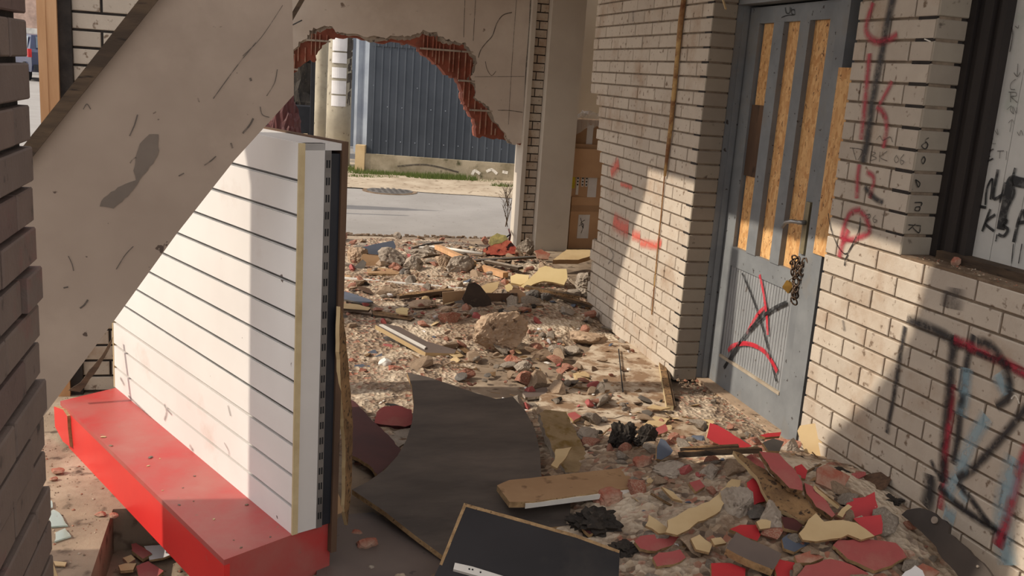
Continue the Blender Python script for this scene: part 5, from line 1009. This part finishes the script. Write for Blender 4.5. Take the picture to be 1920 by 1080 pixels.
# poles
def pole(name, label, px, py, y, r0, r1, mats, z1=6):
    b_ = aty(px, py, y); e = empty(name, (b_.x, y, 0)); tag(e, label, 'pole'); mb = MB(); mb.tube([(0, 0, -.03), (0, 0, 1), (0, 0, 2), (0, 0, 4), (0, 0, z1)], [r0, r0 * .98, (r0 * .7 + r1 * .3), (r0 + r1) / 2, r1], 28); mb.build('shaft', mats, e, True); return e
p1 = pole('utility_pole', 'thick concrete utility pole covered with paper notices across the road', 636, 180, 15.0, .19, .14, m_pole)
mb = MB()
for k in range(60):
    a_ = random.uniform(-.9, -.2); z_ = random.uniform(1.0, 3.2); c_ = Vector((math.cos(a_) * .185, math.sin(a_) * .185, z_)); d_ = c_.copy(); d_.z = 0; d_.normalize(); t__ = Vector((-d_.y, d_.x, 0)); s1 = random.uniform(.02, .05); s2 = random.uniform(.03, .1)
    mb.prism([c_ + t__ * -s1 + Vector((0, 0, -s2)), c_ + t__ * s1 + Vector((0, 0, -s2 * .7)), c_ + t__ * s1 * .8 + Vector((0, 0, s2)), c_ + t__ * -s1 * .7 + Vector((0, 0, s2 * .8))], d_, .01)
o = mb.build('torn_paper_layer', m_poled, p1); o['label'] = 'dark torn layers of old notices'
for i, (y0, y1) in enumerate([(68, 95), (98, 118), (126, 146), (151, 176), (179, 199)]):
    mb = MB(); zt1 = aty(628, y0, 14.82).z; zb1 = aty(628, y1, 14.82).z; R_ = .193; N_ = 8
    for k in range(N_):
        a0_ = math.radians(-132 + k * 8.6); a1_ = math.radians(-132 + (k + 1) * 8.6)
        pts_ = [Vector((math.cos(a0_) * R_, math.sin(a0_) * R_, zb1)), Vector((math.cos(a1_) * R_, math.sin(a1_) * R_, zb1)), Vector((math.cos(a1_) * R_, math.sin(a1_) * R_, zt1)), Vector((math.cos(a0_) * R_, math.sin(a0_) * R_, zt1))]
        dn_ = Vector((math.cos((a0_ + a1_) / 2), math.sin((a0_ + a1_) / 2), 0)); mb.prism(pts_, dn_, .003)
    o = mb.build('paper_notice', m_paper); o.location = p1.location
    tag(o, ['white paper notice highest on the concrete pole, cut by the wall', 'white paper notice second from the top on the concrete pole', 'white paper notice in the middle of the five on the concrete pole', 'bluish white notice second from the bottom on the concrete pole', 'bluish white notice lowest on the concrete pole'][i], 'notice', 'paper notices on the concrete pole')
pole('smooth_pole', 'thinner smooth concrete pole left of the one with notices', 602, 180, 15.6, .10, .08, m_pole)
# grass
mb = MB(); rnd = random.Random(21)
def tuft(cx, cy, rr, n, h):
    for i in range(n):
        a_ = rnd.uniform(0, 6.28); r_ = rr * math.sqrt(rnd.random()); x = cx + math.cos(a_) * r_ * 1.8; y = cy + math.sin(a_) * r_ * .7; hh = h * rnd.uniform(.4, 1); l_ = rnd.uniform(-.03, .03); w_ = .006
        mb.face([(x - w_, y, .01), (x + w_, y, .01), (x + l_, y + rnd.uniform(-.03, .03), hh)])
for (px, py, rr, n, h) in [(655, 318, .22, 500, .12), (690, 325, .2, 450, .10), (730, 328, .2, 450, .11), (775, 330, .16, 350, .10), (820, 335, .25, 700, .14), (850, 337, .2, 600, .14), (900, 340, .12, 120, .08), (950, 350, .14, 240, .10), (655, 300, .2, 300, .14), (700, 332, .2, 300, .08)]:
    p = atz(px, py, .03); tuft(p.x, min(p.y, 14.35 - (p.x - 1.5) * .29), rr, n, h)
tag(mb.build('grass', m_grass), 'green grass tufts growing along the foot of the curb', 'grass', kind='stuff')
# bare weed beside the brick column
we = empty('dry_weed', atz(948, 425, 0) + Vector((0, 0, 0))); tag(we, 'bare dry weed standing left of the brick column foot', 'weed')
mb = MB(); rnd = random.Random(6)
def twig(p, d, L, r_, lvl):
    q = p + d * L; mb.tube([p, p.lerp(q, .5) + Vector((rnd.uniform(-.01, .01), 0, 0)), q], [r_, r_ * .8, r_ * .6], 5)
    if lvl:
        for i in range(3): twig(p.lerp(q, rnd.uniform(.4, 1)), (d + Vector((rnd.uniform(-.9, .9), rnd.uniform(-.5, .5), rnd.uniform(-.1, .5)))).normalized(), L * .6, r_ * .6, lvl - 1)
twig(Vector((0, 0, 0)), Vector((.05, 0, 1)).normalized(), .28, .006, 3); twig(Vector((.02, 0, 0)), Vector((-.3, 0, 1)).normalized(), .24, .005, 3); twig(Vector((0, 0, 0)), Vector((.2, .1, 1)).normalized(), .3, .005, 2)
mb.build('twigs', m_oldwood, we)
# manhole cover
mc = atz(731, 357, 0); mb = MB(); mb.cyl((0, 0, -.02), (0, 0, .0), .36, n=32, mi=0); mb.cyl((0, 0, .0), (0, 0, .004), .30, n=32, mi=1)
for i in range(-3, 4):
    for j in range(-3, 4):
        if i * i + j * j < 12: mb.box((i * .075 - .02, j * .075 - .02, .004), (i * .075 + .02, j * .075 + .02, .009), None, 1)
o = mb.build('manhole_cover', [m_dirt, m_steel]); o.location = (mc.x, mc.y, -.005); tag(o, 'round iron manhole cover in the road', 'manhole cover')
# dark things at the left edge of the hole
mb = MB(); mb.box((-.04, -.04, 0), (.04, .04, 3.2)); o = mb.build('steel_post', m_navy); b_ = aty(587, 180, 15.8); o.location = (b_.x, 15.8, -.02); tag(o, 'dark blue steel post left of the smooth pole', 'post')
mb = MB()
for i in range(16): mb.box((i * .22, 0, 0), (i * .22 + .12, .03, 1)); mb.box((i * .22 + .12, -.03, 0), (i * .22 + .22, .0, 1))
o = mb.build('pale_metal_wall', m_flap); b_ = aty(560, 140, 19); o.location = (b_.x - 1.8, 19, .0); o.scale = (1, 1, 3.4); tag(o, 'pale blue corrugated wall far behind the poles', 'wall')
sc = rock('scrap_heap', 'dark heap of burnt scrap seen through the left end of the hole', 'scrap heap', (550, 150, 588, 212), m_char, 90, amp=.8, fine=.4, cuts=2); b_ = aty(566, 185, 17); sc.location = (b_.x, 17.4, 1.15); sc.scale = (1.8, 1.2, 2.6)
mb = MB(); mb.box((-.6, -.4, 0), (.45, .4, .85)); o = mb.build('dark_container', m_navy); b_ = aty(566, 210, 16.6); o.location = (b_.x, 16.9, -.015); tag(o, 'low dark container under the burnt scrap heap', 'container')
mb = MB(); mb.box((-.42, -.02, 0), (.42, .02, 1.0)); o = mb.build('beige_panel', m_creamb); b_ = aty(568, 232, 10.5); o.location = (b_.x - .1, 10.5, -.012); o.scale = (.36, 1, .84); tag(o, 'beige panel standing behind the display stand by the road', 'panel')
me = rock_mesh('red_tarpaulin', 95, 6, .5, 4, 1, .6, .15); o = link('red_tarpaulin', me, m_maroon); b_ = aty(528, 215, 11); tz = aty(528, 200, 11).z; o.location = (b_.x + .02, 11, tz / 2 - .01); o.scale = (.2, .16, tz / 2 / .72); tag(o, 'dull pink tarpaulin bundle behind the top of the display stand', 'tarpaulin')
# diagonal broken lath + nail at the top of the back wall
beam('broken_batten', 'broken diagonal batten at the top, right of the fallen slab', 'batten', aty(543, 40, 4.5), aty(573, -12, 4.5), .03, .02, [m_creamb, m_oldwood]); bpy.data.objects['broken_batten'].location.y -= 0
beam('wire_stub', 'thin black wire stub sticking out right of the fallen slab', 'wire', aty(546, 48, 8.58), aty(566, 38, 8.5), .008, .008, [m_black, m_black])
beam('wood_splinter', 'light wood splinter hanging at the top left of the door frame', 'splinter', atx(1354, -6, 2.15), atx(1361, 17, 2.15), .008, .006, [m_creamb, m_creamb])
# ------------------------------------------------------------------ street on the left
ti = empty('timber_post', aty(95, 200, 4.45)); ti.location.z = 0; tag(ti, 'new orange timber post beside the short brick wall, upper left', 'post')
xL = aty(78, 60, 4.57).x; xM = aty(108, 60, 4.57).x; xR = -.80
mb = MB(); mb.box((xL + .012, 4.56, 0), (xM, 4.66, 2.7)); child_of(mb.build('post', m_timber), ti)
mb = MB(); mb.box((xL - .014, 4.555, .95), (xL + .02, 4.6, 2.7)); child_of(mb.build('batten', m_timber), ti)
mb = MB(); mb.box((xM, 4.58, 0), (xR, 4.66, 2.7)); tag(mb.build('dark_jamb', m_mortard), 'dark rough jamb strip between the orange post and the short brick wall', 'jamb')
# car
cb = atz(60, 152, 0); car = empty('car', (cb.x + .95, cb.y + .4, -.01), math.radians(25)); car.scale = (1.22, 1.22, 1.22); tag(car, 'dark blue estate car parked in the street, seen past the near left pier', 'car')
W2_ = .85
prof = [(0, .35), (-.05, .5), (-.05, .95), (.1, 1.05), (.45, 1.5), (2.3, 1.55), (3.1, 1.05), (4.2, .92), (4.3, .5), (4.25, .3), (0.1, .3)]
mb = MB(); L0 = len(prof)
for sx in (-1, 1):
    for (y_, z_) in prof: mb.v.append((sx * W2_ * (.84 if z_ > 1.2 else 1), y_, z_))
for i in range(L0):
    j = (i + 1) % L0; mb.f.append([i, j, L0 + j, L0 + i]); mb.mi.append(0)
mb.f.append(list(range(L0))[::-1]); mb.mi.append(0); mb.f.append([L0 + i for i in range(L0)]); mb.mi.append(0)
mb.build('body', m_carblue, car)
mb = MB(); mb.face([(-.66, .12, 1.08), (.66, .12, 1.08), (.6, .40, 1.45), (-.6, .40, 1.45)]); o = mb.build('rear_window', m_glassd, car); o.location = (0, -.02, .01)
for sx in (-1, 1):
    mb = MB(); mb.face([(sx * .83, .45, 1.08), (sx * .83, 2.5, 1.08), (sx * .75, 2.2, 1.46), (sx * .75, .6, 1.46)]); o = mb.build('side_window', m_glassd, car); o.location = (sx * .02, 0, 0)
    mb = MB(); mb.box((sx * .86 - .09, -.07, .78), (sx * .86 + .02, .06, 1.05)); mb.build('tail_lamp', m_tail, car)
    for yy in (.8, 3.4): mb = MB(); mb.cyl((sx * .9, yy, .31), (sx * .72, yy, .31), .31, n=20); mb.build('wheel', m_tyre, car)
mb = MB(); mb.box((-.8, -.12, .35), (.8, .02, .55)); mb.build('bumper', m_navy, car)
mb = MB(); mb.box((-.26, -.125, .6), (.26, -.05, .71)); mb.build('number_plate', m_paper, car)
# far buildings
def bld(label, x, y, w_, d_, h_, mt, wm):
    e = empty('building', (x, y, -.02)); tag(e, label, 'building'); mb = MB(); mb.box((-w_ / 2, 0, 0), (w_ / 2, d_, h_)); mb.build('walls', mt, e)
    for i in range(int(w_ / 1.6)):
        for k in range(int(h_ / 2.6)):
            mb = MB(); xx = -w_ / 2 + .8 + i * 1.6; zz = 1.0 + k * 2.6; mb.box((xx - .4, -.04, zz), (xx + .4, .0, zz + 1.2)); f_ = mb.build('window', m_paper, e)
            mb = MB(); mb.box((xx - .34, -.06, zz + .07), (xx + .34, -.03, zz + 1.13)); mb.build('pane', m_glassd, f_)
    mb = MB(); mb.box((-w_ / 2 - .2, -.2, h_), (w_ / 2 + .2, d_ + .2, h_ + .2)); mb.build('roof', wm, e)
m_bl1 = M('pink_render', (206, 176, 160), None, 2); m_bl2 = M('white_render', (220, 216, 208), None, 2)
mb = None
bld('pinkish house with white windows across the street on the left', -13, 60, 12, 6, 7, m_bl1, m_redbrick)
mb = MB(); mb.box((-5, 0, 0), (5, .2, 2.2)); o = mb.build('garden_wall', m_bl2); o.location = (-11.0, 52, -.02); tag(o, 'white wall behind the parked blue car', 'wall')
# ------------------------------------------------------------------ small rubble
def surf(x, y):
    for pl in plates:
        if inpoly(x, y, pl): return max(hmap(x, y) + .004, .034)
    return hmap(x, y) + .016
def in_area(x, y):
    if x < .34 or y < 2.25 or y > 8.9: return False
    lx = .22 if y < 3 else .25
    if (x > 2.18 and y > 4.6) or (y < 3.35 and x > 2.185 + (3.34 - y) * .0436): return False
    if x > 2.33: return False
    if x < .45 + max(0, (3.0 - y)) * .4: return False
    return True
FORB = [bb, bpy.data.objects['front_board'] if 0 else None]
bbpoly = [(.62, 4.55), (1.05, 4.15), (1.30, 3.8), (1.28, 3.3), (1.22, 2.7), (.55, 2.55), (.40, 3.2), (.62, 3.6)]
def dens(x, y):
    d = .35
    d += 1.0 * math.exp(-(((x - 1.4) / .75) ** 2 + ((y - 5.2) / .9) ** 2))
    d += 1.0 * math.exp(-(((x - 1.6) / .9) ** 2 + ((y - 7.2) / .9) ** 2))
    d += 2.2 * math.exp(-(((x - 1.8) / .55) ** 2 + ((y - 2.95) / .6) ** 2))
    d += .8 * math.exp(-(((x - 1.45) / .35) ** 2 + ((y - 4.0) / .4) ** 2))
    if x < 1.0 and 3.9 < y < 5.6: d *= .35
    if x > 1.75 and 4.0 < y < 5.5: d *= .55
    return min(1, d)
def sample(rnd):
    while True:
        x = rnd.uniform(.34, 2.33); y = rnd.uniform(2.3, 8.85)
        if in_area(x, y) and not inpoly(x, y, bbpoly) and rnd.random() < dens(x, y): return x, y
LM = [('large concrete block', 935, 640), ('chipboard shelf', 780, 640), ('blue-grey board', 690, 465), ('pale yellow sheet', 1025, 515), ('dark bent sheet', 893, 555), ('orange bag', 940, 465), ('long white strip', 750, 532), ('flat render slab', 1108, 635), ('thin dark rod', 1165, 695), ('timber strips', 1245, 710), ('curved dark board', 880, 720), ('mouldy insulation slab', 1060, 825), ('charred clumps', 1180, 825), ('tan plank', 1090, 905), ('red standing board', 1360, 820), ('splintered board', 1455, 915), ('knobbly concrete stick', 1378, 950), ('brick-red tile', 1560, 895), ('grey laminated chipboard', 1410, 1032), ('pink slices', 1240, 1025), ('soil clods', 1140, 985), ('cream leaning shard', 1530, 835), ('large pink shard', 1635, 1040), ('smooth white stone', 722, 687), ('rounded red plastic', 740, 780), ('pale yellow board', 1188, 590), ('grey boulders', 1098, 545), ('jagged grey chunk', 862, 505), ('olive board', 665, 575), ('door jamb', 1470, 790), ('dark bumper', 1750, 1010), ('cream sheet', 1320, 955), ('broken tan panel', 1075, 478), ('dusty floor edge', 1050, 745), ('dark leaning board', 1133, 555), ('red tile piece', 745, 695)]
def topx(p):
    c_ = RM.transposed() @ (p - OC); return 960 + F * c_.x / c_.y, 540 - F * c_.z / c_.y
USED = set()
def uniq(head, p):
    px, py = topx(p)
    for b_ in sorted(LM, key=lambda l: (l[1] - px) ** 2 + (2.2 * (l[2] - py)) ** 2)[:6]:
        t_ = head + ' ' + where(p, b_)
        if t_ not in USED: break
    USED.add(t_); return t_
def where(p, b_):
    px, py = topx(p)
    dx, dy = px - b_[1], 1.6 * (py - b_[2]); q = math.hypot(dx, dy)
    far = 'just ' if q < 38 else ('' if q < 75 else 'well ')
    rel = ('right of' if dx > 0 else 'left of') if abs(dx) > abs(dy) else ('in front of' if dy > 0 else 'behind')
    if abs(dx) > .5 * abs(dy) and abs(dy) > .5 * abs(dx): rel = ('in front and ' if dy > 0 else 'behind and ') + ('right of' if dx > 0 else 'left of')
    return far + rel + ' the ' + b_[0]
def scatter(name, word, cat, group, mats, N_, s0, s1, flatr, seed, variants=5, cuts=13, sub=2, adj=None):
    rnd = random.Random(seed); base = []
    for i in range(variants):
        me = rock_mesh(name, seed * 10 + i, cuts, .4, sub, 1, .36, .08); me.materials.append(mats[i % len(mats)]); base.append(me)
    first = None
    for i in range(N_):
        x, y = sample(rnd); vi = i % variants
        if first is None: o = bpy.data.objects.new(name, base[0]); first = o
        else: o = first.copy(); o.data = base[vi]
        s_ = s0 + (s1 - s0) * rnd.random() ** 2.6; o.scale = (s_ * rnd.uniform(.8, 1.4), s_ * rnd.uniform(.6, 1), s_ * flatr * rnd.uniform(.7, 1.2))
        o.rotation_euler = (rnd.uniform(-.5, .5), rnd.uniform(-.5, .5), rnd.uniform(0, 6.28)); o.location = (x, y, surf(x, y) + s_ * flatr * .5)
        C.objects.link(o)
        sz = 'tiny' if s_ < .016 else ('small' if s_ < .028 else 'bigger')
        tag(o, uniq(sz + ' ' + (adj[vi % len(adj)] + ' ' if adj else '') + word, o.location), cat, group)
scatter('brick_fragment', 'terracotta fragment', 'brick fragment', 'terracotta fragments in the rubble', [m_redbrick, m_redbrick, m_rshard], 295, .012, .060, .6, 1, adj=['plain', 'dusty', 'pinkish'])
scatter('mortar_fragment', 'mortar fragment', 'mortar fragment', 'mortar fragments in the rubble', [m_conc, m_conct, m_conc, m_conct], 300, .014, .072, .65, 2, variants=8, adj=['grey', 'tan', 'grey', 'tan'])
scatter('board_fragment', 'flat board fragment', 'board fragment', 'flat board fragments in the rubble', [m_creamb, m_brownwood, m_tan, m_splint], 260, .014, .080, .12, 3, variants=8, adj=['cream', 'dark brown', 'tan', 'splintered'])
scatter('dark_fragment', 'dark fragment', 'dark fragment', 'dark fragments in the rubble', [m_gplastic, m_char, m_slate], 170, .010, .055, .35, 4, variants=6, adj=['grey', 'black', 'bluish'])
scatter('plaster_fragment', 'white plaster fragment', 'plaster fragment', 'white plaster fragments in the rubble', [m_paper, m_plastic, m_conc], 150, .009, .034, .5, 5)
SUB = scatter('masonry_lump', 'masonry lump', 'masonry lump', 'masonry lumps in the rubble', [m_conct, m_conc, m_redbrick, m_conc], 90, .03, .085, .6, 6, variants=8, adj=['tan', 'grey', 'reddish', 'pale'], sub=3)
# splinters
rnd = random.Random(12); first = None
mb = MB(); mb.box((-1, -.05, -.03), (1, .05, .03)); me0 = None
for i in range(110):
    x, y = sample(rnd)
    if first is None: o = mb.build('wood_sliver', m_splint); first = o
    else: o = first.copy(); C.objects.link(o)
    s_ = rnd.uniform(.02, .07); o.scale = (s_, s_ * rnd.uniform(.8, 1.6), s_); o.rotation_euler = (rnd.uniform(-.3, .3), rnd.uniform(-.3, .3), rnd.uniform(0, 3.1)); o.location = (x, y, surf(x, y) + .012)
    tag(o, uniq(('long ' if s_ > .045 else 'short ') + 'thin wood sliver', o.location), 'wood sliver', 'thin wood slivers in the rubble')
# fine gravel: one uncountable object
m_grav = M('gravel_mix', (150, 130, 108), (120, 100, 82), 30, bump=.3, island=[(168, 152, 132), (126, 106, 86), (150, 86, 66), (190, 176, 156), (100, 84, 70), (144, 124, 102), (172, 116, 94), (82, 70, 60)])
rnd = random.Random(31); mb = MB()
def peb(x, y, z, s_):
    k = len(mb.v); a0_ = rnd.uniform(0, 6.28); n_ = 5
    mb.v.append((x + rnd.uniform(-.3, .3) * s_, y, z + s_ * rnd.uniform(.5, .9)))
    for i in range(n_):
        a_ = a0_ + i * 6.283 / n_; r_ = s_ * rnd.uniform(.6, 1.2); mb.v.append((x + math.cos(a_) * r_, y + math.sin(a_) * r_, z - s_ * .2 + rnd.uniform(0, .4) * s_))
    mb.v.append((x, y, z - s_ * .5))
    for i in range(n_):
        j = (i + 1) % n_; mb.f.append([k, k + 1 + i, k + 1 + j]); mb.mi.append(0); mb.f.append([k + n_ + 1, k + 1 + j, k + 1 + i]); mb.mi.append(0)
for i in range(22000):
    x, y = sample(rnd); s_ = .003 + .014 * rnd.random() ** 2.2
    if i % 10 < 7 and any(inpoly(x, y, pl) for pl in plates): continue; peb(x, y, surf(x, y) + .004 * noise.noise(Vector((x * 28, y * 28, 7))), s_)
for i in range(900):   # ledge and behind the stand
    x = rnd.uniform(-1.2, -.52); y = rnd.uniform(2.3, 4.6); peb(x, y, .001, .002 + .005 * rnd.random() ** 3)
for i in range(500):
    x = rnd.uniform(2.2, 2.36); y = rnd.uniform(3.5, 4.6); peb(x, y, .02, .004 + .012 * rnd.random() ** 2)
for i in range(250):
    a_ = rnd.uniform(.5, 1.6); d_ = rnd.uniform(.02, .12); p = RW(a_, d_, 1.062); peb(p.x, p.y, 1.063, .002 + .005 * rnd.random() ** 2)
for i in range(500):
    x = rnd.uniform(X0 + .02, X1 - .02); y = rnd.uniform(2.1, 3.3); peb(x, y, -.158, .003 + .008 * rnd.random() ** 2)
tag(mb.build('gravel', m_grav), 'fine crushed brick and mortar grit spread over the floor', 'grit', kind='stuff')
